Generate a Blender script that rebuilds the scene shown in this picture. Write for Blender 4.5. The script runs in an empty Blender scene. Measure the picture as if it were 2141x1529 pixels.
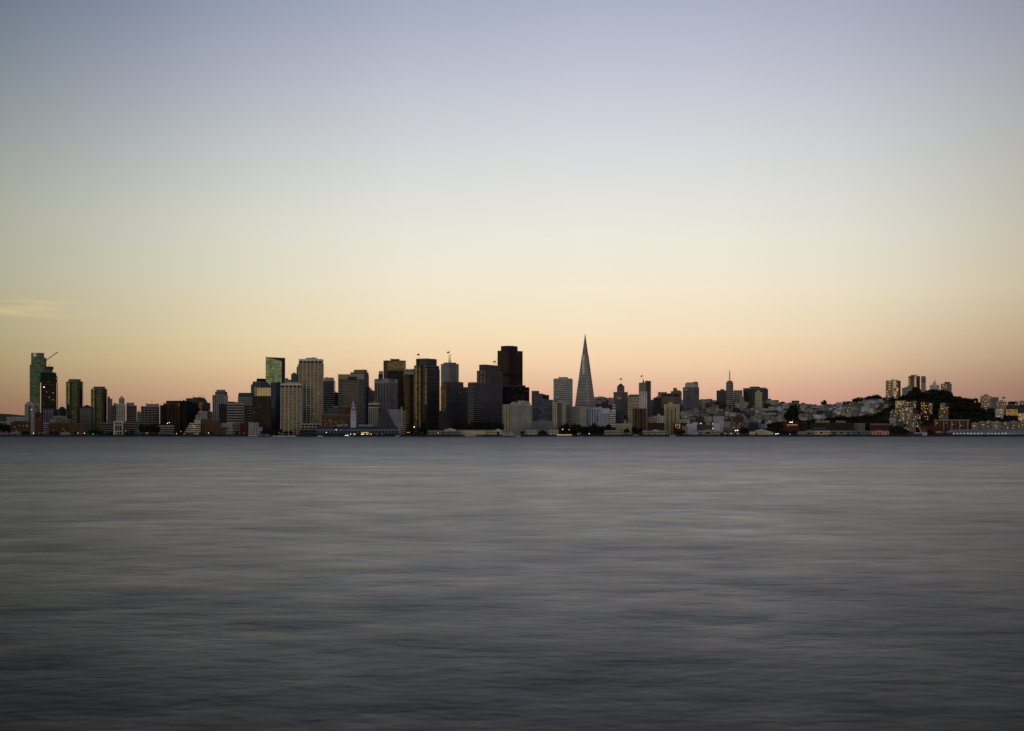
import bpy, math, random
from mathutils import Vector, Matrix
R = math.radians
rnd = random.Random(7)
scene = bpy.context.scene
COL = scene.collection

# ------------------------------------------------------------------ camera
F, CX, HY, CH = 3010.0, 1070.5, 908.5, 4.0          # focal length, centre, horizon (photo pixels), eye height
cam_d = bpy.data.cameras.new('camera')
cam = bpy.data.objects.new('camera', cam_d); COL.objects.link(cam)
cam.location = (0, 0, CH); cam.rotation_euler = (R(90), 0, 0)
cam_d.sensor_width = 36.0; cam_d.lens = 36.0 * F / 2141.0
cam_d.shift_y = (HY - 764.5) / 2141.0
cam_d.clip_start = 0.5; cam_d.clip_end = 60000
scene.camera = cam
scene.view_settings.view_transform = 'Standard'
scene.view_settings.look = 'None'
scene.view_settings.exposure = 0.0
scene.view_settings.gamma = 1.0
scene.view_settings.use_curve_mapping = False
scene.cycles.max_bounces = 5; scene.cycles.diffuse_bounces = 2; scene.cycles.glossy_bounces = 3
scene.cycles.sample_clamp_indirect = 3.0

def lin(c):
    return tuple(((v/255.0)/12.92 if v/255.0 <= .04045 else ((v/255.0+.055)/1.055)**2.4) for v in c)

# ------------------------------------------------------------------ sky
def ramp(nt, pts, inp, color=True):
    r = nt.nodes.new('ShaderNodeValToRGB'); e = r.color_ramp.elements
    r.color_ramp.interpolation = 'B_SPLINE' if False else 'LINEAR'
    while len(e) < len(pts): e.new(0.5)
    for k, (p, c) in enumerate(pts):
        e[k].position = p
    for k, (p, c) in enumerate(pts):
        e[k].color = (c[0], c[1], c[2], 1) if color else (c, c, c, 1)
    nt.links.new(inp, r.inputs[0])
    return r.outputs[0]
def mth(nt, op, a, b=None, c=None):
    n = nt.nodes.new('ShaderNodeMath'); n.operation = op
    for i, v in enumerate((a, b, c)):
        if v is None: continue
        if isinstance(v, (int, float)): n.inputs[i].default_value = v
        else: nt.links.new(v, n.inputs[i])
    return n.outputs[0]
def mixc(nt, fac, a, b, mode='MIX'):
    n = nt.nodes.new('ShaderNodeMix'); n.data_type = 'RGBA'; n.blend_type = mode
    for s, v in ((n.inputs[0], fac), (n.inputs[6], a), (n.inputs[7], b)):
        if isinstance(v, (int, float)): s.default_value = v
        elif isinstance(v, tuple): s.default_value = (*v[:3], 1)
        else: nt.links.new(v, s)
    return n.outputs[2]

world = bpy.data.worlds.new('World'); scene.world = world; world.use_nodes = True
nt = world.node_tree; bg = nt.nodes['Background']
tc = nt.nodes.new('ShaderNodeTexCoord')
sx = nt.nodes.new('ShaderNodeSeparateXYZ'); nt.links.new(tc.outputs['Generated'], sx.inputs[0])
X_, Y_, Z_ = sx.outputs
az = mth(nt, 'ARCTAN2', X_, Y_)                       # 0 straight ahead, + to the right
elz = mth(nt, 'MAXIMUM', Z_, 0.0)
def zpos(py): t = (HY-py)/F; return t/math.sqrt(1+t*t)
front = ramp(nt, [(0.0, lin((198,138,128))), (zpos(862), lin((212,154,138))), (zpos(820), lin((226,179,151))),
                  (zpos(760), lin((243,209,171))), (zpos(700), lin((247,224,188))), (zpos(600), lin((244,233,210))),
                  (zpos(500), lin((237,233,220))), (zpos(400), lin((226,226,222))), (zpos(300), lin((214,216,220))),
                  (zpos(200), lin((201,204,215))), (zpos(100), lin((187,191,207))), (zpos(0), lin((172,178,199))), (0.42, lin((106,122,154))),
                  (0.65, lin((62,78,108))), (1.0, lin((52,65,90)))], elz)
azn = mth(nt, 'MULTIPLY_ADD', az, 1/math.pi/2, 0.5)
def ap(d): return d/360.0 + 0.5
side_lo = ramp(nt, [(ap(-60), (.12,.14,.12)), (ap(-30), (.18,.20,.18)), (ap(-19.6), (.46,.51,.42)), (ap(-15), (.64,.70,.60)), (ap(-10.3), (.84,.90,.82)),
                 (ap(-4), (.96,.98,.95)), (ap(3), (1,1,1)), (ap(8), (.97,.97,.97)), (ap(12.5), (.84,.84,.86)), (ap(16), (.62,.62,.64)),
                 (ap(19.6), (.46,.45,.47)), (ap(30), (.40,.38,.42)), (ap(60), (.35,.33,.38))], azn)
side_mid = ramp(nt, [(ap(-60), (.12,.13,.12)), (ap(-30), (.18,.20,.18)), (ap(-19.6), (.50,.53,.48)), (ap(-15), (.66,.68,.65)), (ap(-10.3), (.82,.84,.80)),
                 (ap(-4), (.96,.97,.96)), (ap(3), (1,1,1)), (ap(8), (.98,.98,.98)), (ap(12.5), (.91,.91,.90)), (ap(16), (.80,.80,.78)),
                 (ap(19.6), (.66,.64,.58)), (ap(30), (.50,.50,.48)), (ap(60), (.40,.40,.42))], azn)
side_hi = ramp(nt, [(ap(-60), (.10,.12,.14)), (ap(-30), (.14,.17,.20)), (ap(-19.6), (.36,.415,.435)), (ap(-15), (.52,.56,.60)), (ap(-10.3), (.71,.74,.76)),
                 (ap(-4), (.90,.92,.93)), (ap(3), (1,1,1)), (ap(8), (.98,.98,.98)), (ap(12.5), (.90,.90,.90)), (ap(16), (.78,.79,.79)),
                 (ap(19.6), (.66,.67,.67)), (ap(30), (.50,.50,.50)), (ap(60), (.40,.40,.42))], azn)
side_top = ramp(nt, [(ap(-60), (.06,.07,.09)), (ap(-30), (.05,.06,.08)), (ap(-19.6), (.07,.09,.11)), (ap(-10.3), (.34,.37,.42)), (ap(-3), (.80,.83,.88)),
                 (ap(3), (1,1,1)), (ap(12.5), (.90,.90,.90)), (ap(19.6), (.55,.56,.57)), (ap(30), (.40,.41,.43)), (ap(60), (.3,.3,.33))], azn)  # unseen upper sky, darkened to the left to dim the water
side = mixc(nt, ramp(nt, [(zpos(820), 0.0), (zpos(620), 1.0)], elz, False), side_lo, side_mid)
side = mixc(nt, ramp(nt, [(zpos(450), 0.0), (zpos(50), 1.0)], elz, False), side, side_hi)
side = mixc(nt, ramp(nt, [(.29, 0.0), (.36, 1.0)], elz, False), side, side_top)
front = mixc(nt, 1.0, front, side, 'MULTIPLY')
# the brighter dawn side of the sky, behind the camera and to its left
rear = ramp(nt, [(0.0, (1.0, .66, .38)), (.05, (1.0, .76, .46)), (.12, (.70, .62, .44)), (.25, (.42, .42, .40)),
                 (.45, (.24, .26, .32)), (1.0, (.07, .085, .14))], elz)
rgl = ramp(nt, [(ap(-180), .80), (ap(-140), 1.0), (ap(-110), .80), (ap(-85), .35), (ap(-60), .2), (ap(60), .08),
                (ap(120), .14), (ap(150), .40), (ap(180), .80)], azn, False)
rcold = ramp(nt, [(0.0, (.20, .20, .25)), (.3, (.24, .26, .33)), (1.0, (.09, .105, .16))], elz)
rear = mixc(nt, rgl, rcold, rear)
wf = ramp(nt, [(ap(-100), 0.0), (ap(-50), 1.0), (ap(50), 1.0), (ap(100), 0.0)], azn, False)
sky = mixc(nt, wf, rear, front)
# one thin wisp of cloud low in the left of the sky
mp = nt.nodes.new('ShaderNodeMapping'); mp.inputs['Scale'].default_value = (14, 14, 190); mp.inputs['Rotation'].default_value = (0, R(-2.5), 0)
nt.links.new(tc.outputs['Generated'], mp.inputs[0])
nz = nt.nodes.new('ShaderNodeTexNoise'); nz.inputs['Scale'].default_value = 1.6; nz.inputs['Detail'].default_value = 6
nz.inputs['Roughness'].default_value = .6; nt.links.new(mp.outputs[0], nz.inputs['Vector'])
band = ramp(nt, [(zpos(680), 0.0), (zpos(662), 1.0), (zpos(650), .7), (zpos(634), 0.0)], elz, False)
azb = ramp(nt, [(ap(-40), 0.0), (ap(-30), 1.0), (ap(-18.5), .9), (ap(-15.5), 0.0)], azn, False)
cl = mth(nt, 'MULTIPLY', ramp(nt, [(.40, 0.0), (.62, 1.0)], nz.outputs[0], False), mth(nt, 'MULTIPLY', band, azb))
sky = mixc(nt, mth(nt, 'MULTIPLY', cl, .75), sky, lin((228,206,150)))
sky = mixc(nt, mth(nt, 'LESS_THAN', Z_, -0.002), sky, (.03, .035, .045))
nt.links.new(sky, bg.inputs['Color']); bg.inputs['Strength'].default_value = 1.0

sun_d = bpy.data.lights.new('dawn_glow', 'SUN'); sun_d.energy = 0.17; sun_d.angle = R(22); sun_d.color = (1.0, .80, .56)
sun = bpy.data.objects.new('dawn_glow', sun_d); COL.objects.link(sun)
_sd = Vector((-.62, -.78, .10)).normalized()          # where the light comes from: low, behind the camera and to its left
sun.rotation_euler = _sd.to_track_quat('Z', 'Y').to_euler()

# ------------------------------------------------------------------ materials
MATS = {}
def mat(name, col, rough=.8, metal=0.0, var=.0, scale=.08, spec=.3, emit=None, es=0.0):
    if name in MATS: return MATS[name]
    m = bpy.data.materials.new(name); m.use_nodes = True; t = m.node_tree; b = t.nodes['Principled BSDF']
    b.inputs['Base Color'].default_value = (*col, 1); b.inputs['Roughness'].default_value = rough
    b.inputs['Metallic'].default_value = metal; b.inputs['Specular IOR Level'].default_value = spec
    if emit:
        b.inputs['Emission Color'].default_value = (*emit, 1); b.inputs['Emission Strength'].default_value = es
    if var:
        g = t.nodes.new('ShaderNodeNewGeometry'); n = t.nodes.new('ShaderNodeTexNoise')
        n.inputs['Scale'].default_value = scale; n.inputs['Detail'].default_value = 5
        t.links.new(g.outputs['Position'], n.inputs['Vector'])
        r = t.nodes.new('ShaderNodeValToRGB'); r.color_ramp.elements[0].position = .3; r.color_ramp.elements[1].position = .7
        r.color_ramp.elements[0].color = (*[c*(1-var) for c in col], 1); r.color_ramp.elements[1].color = (*[min(1, c*(1+var)) for c in col], 1)
        t.links.new(n.outputs[0], r.inputs[0]); t.links.new(r.outputs[0], b.inputs['Base Color'])
    MATS[name] = m; return m

def glass(name, tint, rough=.12, wob=.007):
    """coated window glass; each pane sits at its own slight angle, so reflections break up from floor to floor"""
    if name in MATS: return MATS[name]
    m = bpy.data.materials.new(name); m.use_nodes = True; t = m.node_tree; b = t.nodes['Principled BSDF']
    b.inputs['Base Color'].default_value = (*tint, 1); b.inputs['Metallic'].default_value = 1.0
    b.inputs['Roughness'].default_value = rough
    g = t.nodes.new('ShaderNodeNewGeometry'); n = t.nodes.new('ShaderNodeTexWhiteNoise'); n.noise_dimensions = '3D'
    s = t.nodes.new('ShaderNodeVectorMath'); s.operation = 'MULTIPLY'; s.inputs[1].default_value = (.16, .16, .27)
    fl = t.nodes.new('ShaderNodeVectorMath'); fl.operation = 'FLOOR'
    t.links.new(g.outputs['Position'], s.inputs[0]); t.links.new(s.outputs[0], fl.inputs[0]); t.links.new(fl.outputs[0], n.inputs['Vector'])
    sb = t.nodes.new('ShaderNodeVectorMath'); sb.operation = 'SUBTRACT'; sb.inputs[1].default_value = (.5, .5, .5)
    t.links.new(n.outputs['Color'], sb.inputs[0])
    sc = t.nodes.new('ShaderNodeVectorMath'); sc.operation = 'SCALE'; sc.inputs['Scale'].default_value = wob*2
    t.links.new(sb.outputs[0], sc.inputs[0])
    ad = t.nodes.new('ShaderNodeVectorMath'); ad.operation = 'ADD'; t.links.new(g.outputs['Normal'], ad.inputs[0]); t.links.new(sc.outputs[0], ad.inputs[1])
    nm = t.nodes.new('ShaderNodeVectorMath'); nm.operation = 'NORMALIZE'; t.links.new(ad.outputs[0], nm.inputs[0])
    t.links.new(nm.outputs[0], b.inputs['Normal'])
    # some panes have blinds: duller
    mr = t.nodes.new('ShaderNodeMapRange'); mr.inputs[3].default_value = .55; mr.inputs[4].default_value = 1.2
    t.links.new(n.outputs['Value'], mr.inputs[0])
    mx = t.nodes.new('ShaderNodeMix'); mx.data_type = 'RGBA'; mx.blend_type = 'MULTIPLY'; mx.inputs[0].default_value = 1
    mx.inputs[6].default_value = (*tint, 1); t.links.new(mr.outputs[0], mx.inputs[7])
    t.links.new(mx.outputs[2], b.inputs['Base Color'])
    MATS[name] = m; return m

def lamp_mat(name, col, s):
    return mat(name, (.1, .1, .1), emit=col, es=s)

# ------------------------------------------------------------------ mesh builder
class MB:
    def __init__(s): s.v = []; s.f = []; s.m = []
    def quad(s, a, b, c, d, m=0):
        k = len(s.v); s.v += [a, b, c, d]; s.f.append((k, k+1, k+2, k+3)); s.m.append(m); return s
    def box(s, x0, x1, y0, y1, z0, z1, m=0, mt=None):
        k = len(s.v)
        s.v += [(x0,y0,z0),(x1,y0,z0),(x1,y1,z0),(x0,y1,z0),(x0,y0,z1),(x1,y0,z1),(x1,y1,z1),(x0,y1,z1)]
        for i, q in enumerate(((0,3,2,1),(4,5,6,7),(0,1,5,4),(1,2,6,5),(2,3,7,6),(3,0,4,7))):
            s.f.append(tuple(k+j for j in q)); s.m.append(mt if (mt is not None and i == 1) else m)
        return s
    def prism(s, pts, z0, z1, m=0, mt=None, top=None):
        """pts counter-clockwise; top: optional other outline (same count) for the upper ring"""
        n = len(pts); k = len(s.v); tp = top or pts
        s.v += [(p[0], p[1], z0) for p in pts] + [(p[0], p[1], z1 if len(p) < 3 else p[2]) for p in tp]
        for i in range(n):
            j = (i+1) % n; s.f.append((k+i, k+j, k+n+j, k+n+i)); s.m.append(m)
        s.f.append(tuple(k+n+i for i in range(n))); s.m.append(m if mt is None else mt)
        s.f.append(tuple(k+n-1-i for i in range(n))); s.m.append(m)
        return s
    def cyl(s, cx, cy, r0, r1, z0, z1, n=12, m=0):
        a = [(cx+r0*math.cos(2*math.pi*i/n), cy+r0*math.sin(2*math.pi*i/n)) for i in range(n)]
        b = [(cx+r1*math.cos(2*math.pi*i/n), cy+r1*math.sin(2*math.pi*i/n)) for i in range(n)]
        return s.prism(a, z0, z1, m, top=b)
    def gable(s, x0, x1, y0, y1, z0, z1, m=0, axis='y'):
        """ridge along axis"""
        k = len(s.v)
        if axis == 'y':
            xm = (x0+x1)/2; s.v += [(x0,y0,z0),(x1,y0,z0),(xm,y0,z1),(x0,y1,z0),(x1,y1,z0),(xm,y1,z1)]
        else:
            ym = (y0+y1)/2; s.v += [(x1,y0,z0),(x1,y1,z0),(x1,ym,z1),(x0,y0,z0),(x0,y1,z0),(x0,ym,z1)]
        for q in ((0,1,2),(4,3,5),(1,4,5,2),(3,0,2,5),(0,3,4,1)): s.f.append(tuple(k+j for j in q)); s.m.append(m)
        return s
    def tube(s, p, q, r, n=5, m=0, r2=None):
        p, q = Vector(p), Vector(q); d = (q-p)
        if d.length < 1e-6: return s
        d.normalize(); u = d.orthogonal().normalized(); w = d.cross(u); k = len(s.v); r2 = r if r2 is None else r2
        for c, rr in ((p, r), (q, r2)):
            for i in range(n):
                a = 2*math.pi*i/n; s.v.append(tuple(c + u*math.cos(a)*rr + w*math.sin(a)*rr))
        for i in range(n):
            j = (i+1) % n; s.f.append((k+i, k+j, k+n+j, k+n+i)); s.m.append(m)
        s.f.append(tuple(k+n+i for i in range(n))); s.m.append(m); s.f.append(tuple(k+n-1-i for i in range(n))); s.m.append(m)
        return s
    def mesh(s, name, mats):
        me = bpy.data.meshes.new(name); me.from_pydata(s.v, [], s.f)
        for m in (mats if isinstance(mats, (list, tuple)) else [mats]): me.materials.append(m)
        if any(s.m): me.polygons.foreach_set('material_index', s.m)
        me.update(); return me
    def build(s, name, mats, parent=None, loc=(0,0,0), rz=0):
        return link(name, s.mesh(name, mats), parent, loc, rz)

def link(name, me, parent=None, loc=(0,0,0), rz=0):
    o = bpy.data.objects.new(name, me); COL.objects.link(o); o.parent = parent; o.location = loc
    if rz: o.rotation_euler = (0, 0, rz)
    return o
def tag(o, label=None, cat=None, group=None, kind=None):
    if label: o['label'] = label
    if cat: o['category'] = cat
    if group: o['group'] = group
    if kind: o['kind'] = kind
    return o
def empty(name, loc, rz=0, label=None, cat=None, group=None):
    o = bpy.data.objects.new(name, None); COL.objects.link(o); o.location = loc; o.rotation_euler = (0, 0, rz)
    o.empty_display_size = 5
    return tag(o, label, cat, group)
def copy_tree(o, parent=None):
    c = o.copy(); COL.objects.link(c); c.parent = parent
    for ch in list(o.children): copy_tree(ch, c)
    return c
def WX(px, D): return (px-CX)/F*D
def WZ(py, D): return CH + (HY-py)/F*D

# ------------------------------------------------------------------ terrain heights
def sm(t): t = max(0., min(1., t)); return t*t*(3-2*t)
CREST = [(1180, 838), (1240, 836), (1300, 838), (1400, 846), (1500, 843), (1600, 842), (1640, 850), (1700, 854), (1755, 852), (1790, 845), (1825, 838), (1855, 843), (1900, 850), (2000, 852), (2090, 851), (2120, 847), (2150, 849)]
TEL = [(1590, 905), (1620, 886), (1700, 882), (1760, 876), (1820, 872), (1848, 862), (1868, 848), (1885, 838), (1910, 827), (1940, 825), (1980, 828), (2000, 840), (2040, 850), (2060, 864), (2100, 870), (2150, 880)]
LEFTR = [(-200, 868), (0, 865), (60, 869), (130, 875), (250, 880), (400, 890), (600, 900)]
def interp(T, x):
    if x <= T[0][0]: return T[0][1]
    for (a, ya), (b, yb) in zip(T, T[1:]):
        if x <= b: t = (x-a)/(b-a); t = t*t*(3-2*t); return ya+(yb-ya)*t
    return T[-1][1]
HILL_D, TEL_D, LEFT_D = 4050., 3080., 8200.
def ground(x, y):
    """height of the land at a world point"""
    z = 3.0
    if y > 2650:
        px = CX + F*x/y
        if px > 1150:
            h = WZ(interp(CREST, px), HILL_D) - 3; h *= sm((px-1170)/70)
            t = (y-2980)/(HILL_D-2980)
            z = max(z, 3 + h*(sm(t)*.35+max(0, min(1, t))*.65 if t < 1 else 1-.75*sm((y-HILL_D)/1500)))
        if px > 1600:
            h = WZ(interp(TEL, px), TEL_D) - 3
            t = (y-2800)/(TEL_D-2800)
            z = max(z, 3 + h*(sm(t) if t < 1 else 1-sm((y-TEL_D)/420)))
        if y > 5000 and px < 700:
            h = WZ(interp(LEFTR, px), LEFT_D) - 3
            t = (y-6000)/(LEFT_D-6000)
            z = max(z, 3 + h*(sm(t) if t < 1 else 1))
    return z
# ------------------------------------------------------------------ water
wm = bpy.data.materials.new('bay_water'); wm.use_nodes = True; t = wm.node_tree; b = t.nodes['Principled BSDF']
b.inputs['Base Color'].default_value = (.010, .015, .019, 1); b.inputs['IOR'].default_value = 1.33
b.inputs['Specular IOR Level'].default_value = .5
g = t.nodes.new('ShaderNodeNewGeometry')
def wnoise(scale, detail, rough=.6, stretch=(1, 1, 1), rot=0):
    mpn = t.nodes.new('ShaderNodeMapping'); mpn.inputs['Scale'].default_value = stretch; mpn.inputs['Rotation'].default_value = (0, 0, rot)
    n = t.nodes.new('ShaderNodeTexNoise'); n.inputs['Scale'].default_value = scale; n.inputs['Detail'].default_value = detail
    n.inputs['Roughness'].default_value = rough
    t.links.new(g.outputs['Position'], mpn.inputs[0]); t.links.new(mpn.outputs[0], n.inputs['Vector']); return n.outputs[0]
big = wnoise(.018, 5, .68, (1, 1, 1), .1)
mid = wnoise(.11, 5, .66, (.95, 1, 1), -.06)
fin = wnoise(.42, 4, .6, (.9, 1, 1), .2)
sml = wnoise(1.3, 5, .62, (.6, 1, 1), .05)
# calmer and rougher patches of the sea, averaged by the long exposure
rg = mth(t, 'ADD', mth(t, 'MULTIPLY', big, .32), mth(t, 'ADD', mth(t, 'MULTIPLY', mid, .40), mth(t, 'MULTIPLY', fin, .28)))
sp = t.nodes.new('ShaderNodeSeparateXYZ'); t.links.new(g.outputs['Position'], sp.inputs[0])
ylog = mth(t, 'LOGARITHM', mth(t, 'MAXIMUM', sp.outputs[1], 8.0), 10.0)
yb = t.nodes.new('ShaderNodeMapRange'); yb.inputs[1].default_value = 0.9; yb.inputs[2].default_value = 3.5; t.links.new(ylog, yb.inputs[0])
def yp(y): return (math.log10(y)-.9)/2.6
rbase = ramp(t, [(yp(15), .60), (yp(20), .52), (yp(27), .44), (yp(41), .36), (yp(90), .315), (yp(160), .32), (yp(330), .38), (yp(800), .46), (yp(2600), .53)], yb.outputs[0], False)
# base colour shifts from greenish neutral near to blue towards the far shore
t.links.new(ramp(t, [(yp(18), (.017, .019, .014)), (yp(90), (.013, .017, .018)), (yp(300), (.007, .019, .048)), (yp(2600), (.005, .019, .060))], yb.outputs[0]), b.inputs['Base Color'])
rr = t.nodes.new('ShaderNodeMapRange'); rr.inputs[1].default_value = .38; rr.inputs[2].default_value = .62
rr.inputs[3].default_value = .84; rr.inputs[4].default_value = 1.20; t.links.new(rg, rr.inputs[0])
t.links.new(mth(t, 'MULTIPLY', rbase, rr.outputs[0]), b.inputs['Roughness'])
hh = mth(t, 'ADD', mth(t, 'MULTIPLY', big, .7), mth(t, 'ADD', mth(t, 'MULTIPLY', mid, .24), mth(t, 'ADD', mth(t, 'MULTIPLY', fin, .065), mth(t, 'MULTIPLY', sml, .024))))
bp = t.nodes.new('ShaderNodeBump'); bp.inputs['Strength'].default_value = 1.0; bp.inputs['Distance'].default_value = 1.0
t.links.new(hh, bp.inputs['Height']); t.links.new(bp.outputs[0], b.inputs['Normal'])
w = MB(); w.quad((-9000, -3000, 0), (9000, -3000, 0), (9000, 2700, 0), (-9000, 2700, 0))
tag(w.build('water', wm), kind='structure')

# ------------------------------------------------------------------ land
land_m = mat('land', (.022, .022, .016), .95, var=.35, scale=.02)
lm = MB(); cols = list(range(-260, 2420, 20)); rows = [2648, 2700, 2760, 2820, 2880, 2930, 2980, 3020, 3060, 3100, 3150, 3200, 3270, 3350, 3450, 3600, 3750, 3900, 4000, 4060, 4150, 4300, 4600, 5200, 6000, 6600, 7200, 7800, 8200, 9000, 14000]
for y in rows:
    for px in cols:
        x = WX(px, y); lm.v.append((x, y, ground(x, y)))
nc = len(cols)
for j in range(len(rows)-1):
    for i in range(nc-1): lm.f.append((j*nc+i, j*nc+i+1, (j+1)*nc+i+1, (j+1)*nc+i)); lm.m.append(0)
tag(lm.build('terrain', land_m), kind='structure')
sw = MB(); sw.box(WX(-260, 2648), WX(2400, 2648), 2640, 2650, -3, 3.1)
tag(sw.build('quay_edge', mat('quay', (.03, .03, .03), .9, var=.3, scale=.2)), kind='structure')
# ------------------------------------------------------------------ palettes
WALL = {'white': (.72,.70,.63), 'offwhite': (.52,.50,.43), 'cream': (.56,.49,.33), 'pale': (.42,.41,.37), 'conc': (.35,.33,.285), 'tan': (.26,.21,.145),
 'sand': (.36,.32,.225), 'grey': (.235,.235,.24), 'mid': (.13,.13,.137), 'dgrey': (.05,.05,.056), 'black': (.012,.012,.014), 'brown': (.065,.042,.028),
 'umber': (.14,.078,.045), 'brick': (.12,.06,.033), 'redbrick': (.12,.032,.024), 'darkred': (.048,.031,.028), 'slate': (.045,.055,.075), 'navy': (.022,.03,.05),
 'teal': (.04,.085,.105), 'green': (.16,.19,.11), 'granite': (.135,.13,.135), 'bluewhite': (.52,.55,.64), 'mauve': (.19,.165,.165), 'orange': (.26,.10,.04), 'bluegrey': (.33,.355,.42), 'steelblue': (.17,.19,.25), 'quartz': (.50,.46,.42)}
def wl(k): return mat('wall_'+k, WALL[k], .85, var=.18, scale=.05)
GL = {'dark': (.045,.048,.06), 'gold': (.108,.092,.060), 'green': (.072,.115,.080), 'dgreen': (.04,.075,.045), 'blue': (.035,.05,.10), 'black': (.014,.015,.018), 'amber': (.17,.075,.025),
      'bronze': (.078,.056,.036), 'ochre': (.085,.070,.036), 'grey': (.12,.13,.16), 'olive': (.060,.075,.035), 'lime': (.20,.28,.20)}
def gl(k): return glass('glass_'+k, GL[k])
def em(k):
    c, s = {'warm': ((1, .62, .22), .6), 'white': ((1, .95, .82), 2.2), 'orange': ((1, .42, .10), 1.6), 'red': ((1, .08, .05), 1.5), 'cool': ((.8, .9, 1), 2.5),
            'yellow': ((1, .80, .25), .8), 'ember': ((1, .44, .14), .42), 'soft': ((1, .95, .72), 1.3), 'dim': ((1, .6, .25), .20), 'glow': ((1, .56, .18), .75)}[k]
    m = mat('lit_'+k, (.2, .18, .15), emit=c, es=s); m.cycles.emission_sampling = 'NONE'; return m

def frame(x0, xc, x1, D, phi):
    """near corner at pixel column xc and distance D; walls run out to columns x0 and x1"""
    cx, cy = WX(xc, D), D
    u = (math.cos(phi), math.sin(phi)); v = (-math.sin(phi), math.cos(phi))
    t0, t1 = (x0-CX)/F, (x1-CX)/F
    rel = phi + math.atan((xc-CX)/F)
    if rel < 0:
        a = (t0*cy-cx)/(-u[0]+t0*u[1]); b = (t1*cy-cx)/(v[0]-t1*v[1]); s = -1
    else:
        a = (t1*cy-cx)/(u[0]-t1*u[1]); b = (t0*cy-cx)/(v[0]-t0*v[1]); s = 1
    return (cx, cy), a, b, s
PHN = R(-29)
class B: pass
def T(name, label, cat, x0, xc, x1, ytop, D, phi=None, b=None, ybase=None, group=None, zb=None):
    """plan of a building; returns root and plan sizes. xc None: front square to the viewer with depth b"""
    o = B()
    if xc is None:
        al = math.atan(((x0+x1)/2-CX)/F)
        phi = -al if phi is None else phi
        c = (WX(x1, D), D); u = (math.cos(phi), math.sin(phi)); t0 = (x0-CX)/F
        o.a = (t0*c[1]-c[0])/(-u[0]+t0*u[1]); o.b = b or o.a*.8; s = -1
    else:
        phi = PHN if phi is None else phi
        c, o.a, o.b, s = frame(x0, xc, x1, D, phi)
        if b: o.b = b
    o.phi = phi; o.s = s; o.D = D; o.c = c
    u = Vector((math.cos(phi), math.sin(phi), 0)); v = Vector((-math.sin(phi), math.cos(phi), 0))
    ctr = Vector((c[0], c[1], 0)) + u*(s*o.a/2) + v*(o.b/2)
    z0 = ground(ctr.x, ctr.y) - 1 if zb is None else zb
    if ybase is not None: z0 = WZ(ybase, D)
    o.z0 = z0; o.H = WZ(ytop, D) - z0
    o.root = empty(name, (ctr.x, ctr.y, z0), phi, label, cat, group)
    o.X0, o.X1, o.Y0, o.Y1 = -o.a/2, o.a/2, -o.b/2, o.b/2
    return o
def hz(o, py): return WZ(py, o.D) - o.z0
def lx(o, px):
    """local x on the front wall seen at pixel column px"""
    t = (px-CX)/F; u = (math.cos(o.phi), math.sin(o.phi))
    d = (t*o.c[1]-o.c[0])/(u[0]-t*u[1])
    return d + (o.X1 if o.s < 0 else o.X0)
def ly(o, px):
    t = (px-CX)/F; v = (-math.sin(o.phi), math.cos(o.phi))
    return (t*o.c[1]-o.c[0])/(v[0]-t*v[1]) + o.Y0

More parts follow.
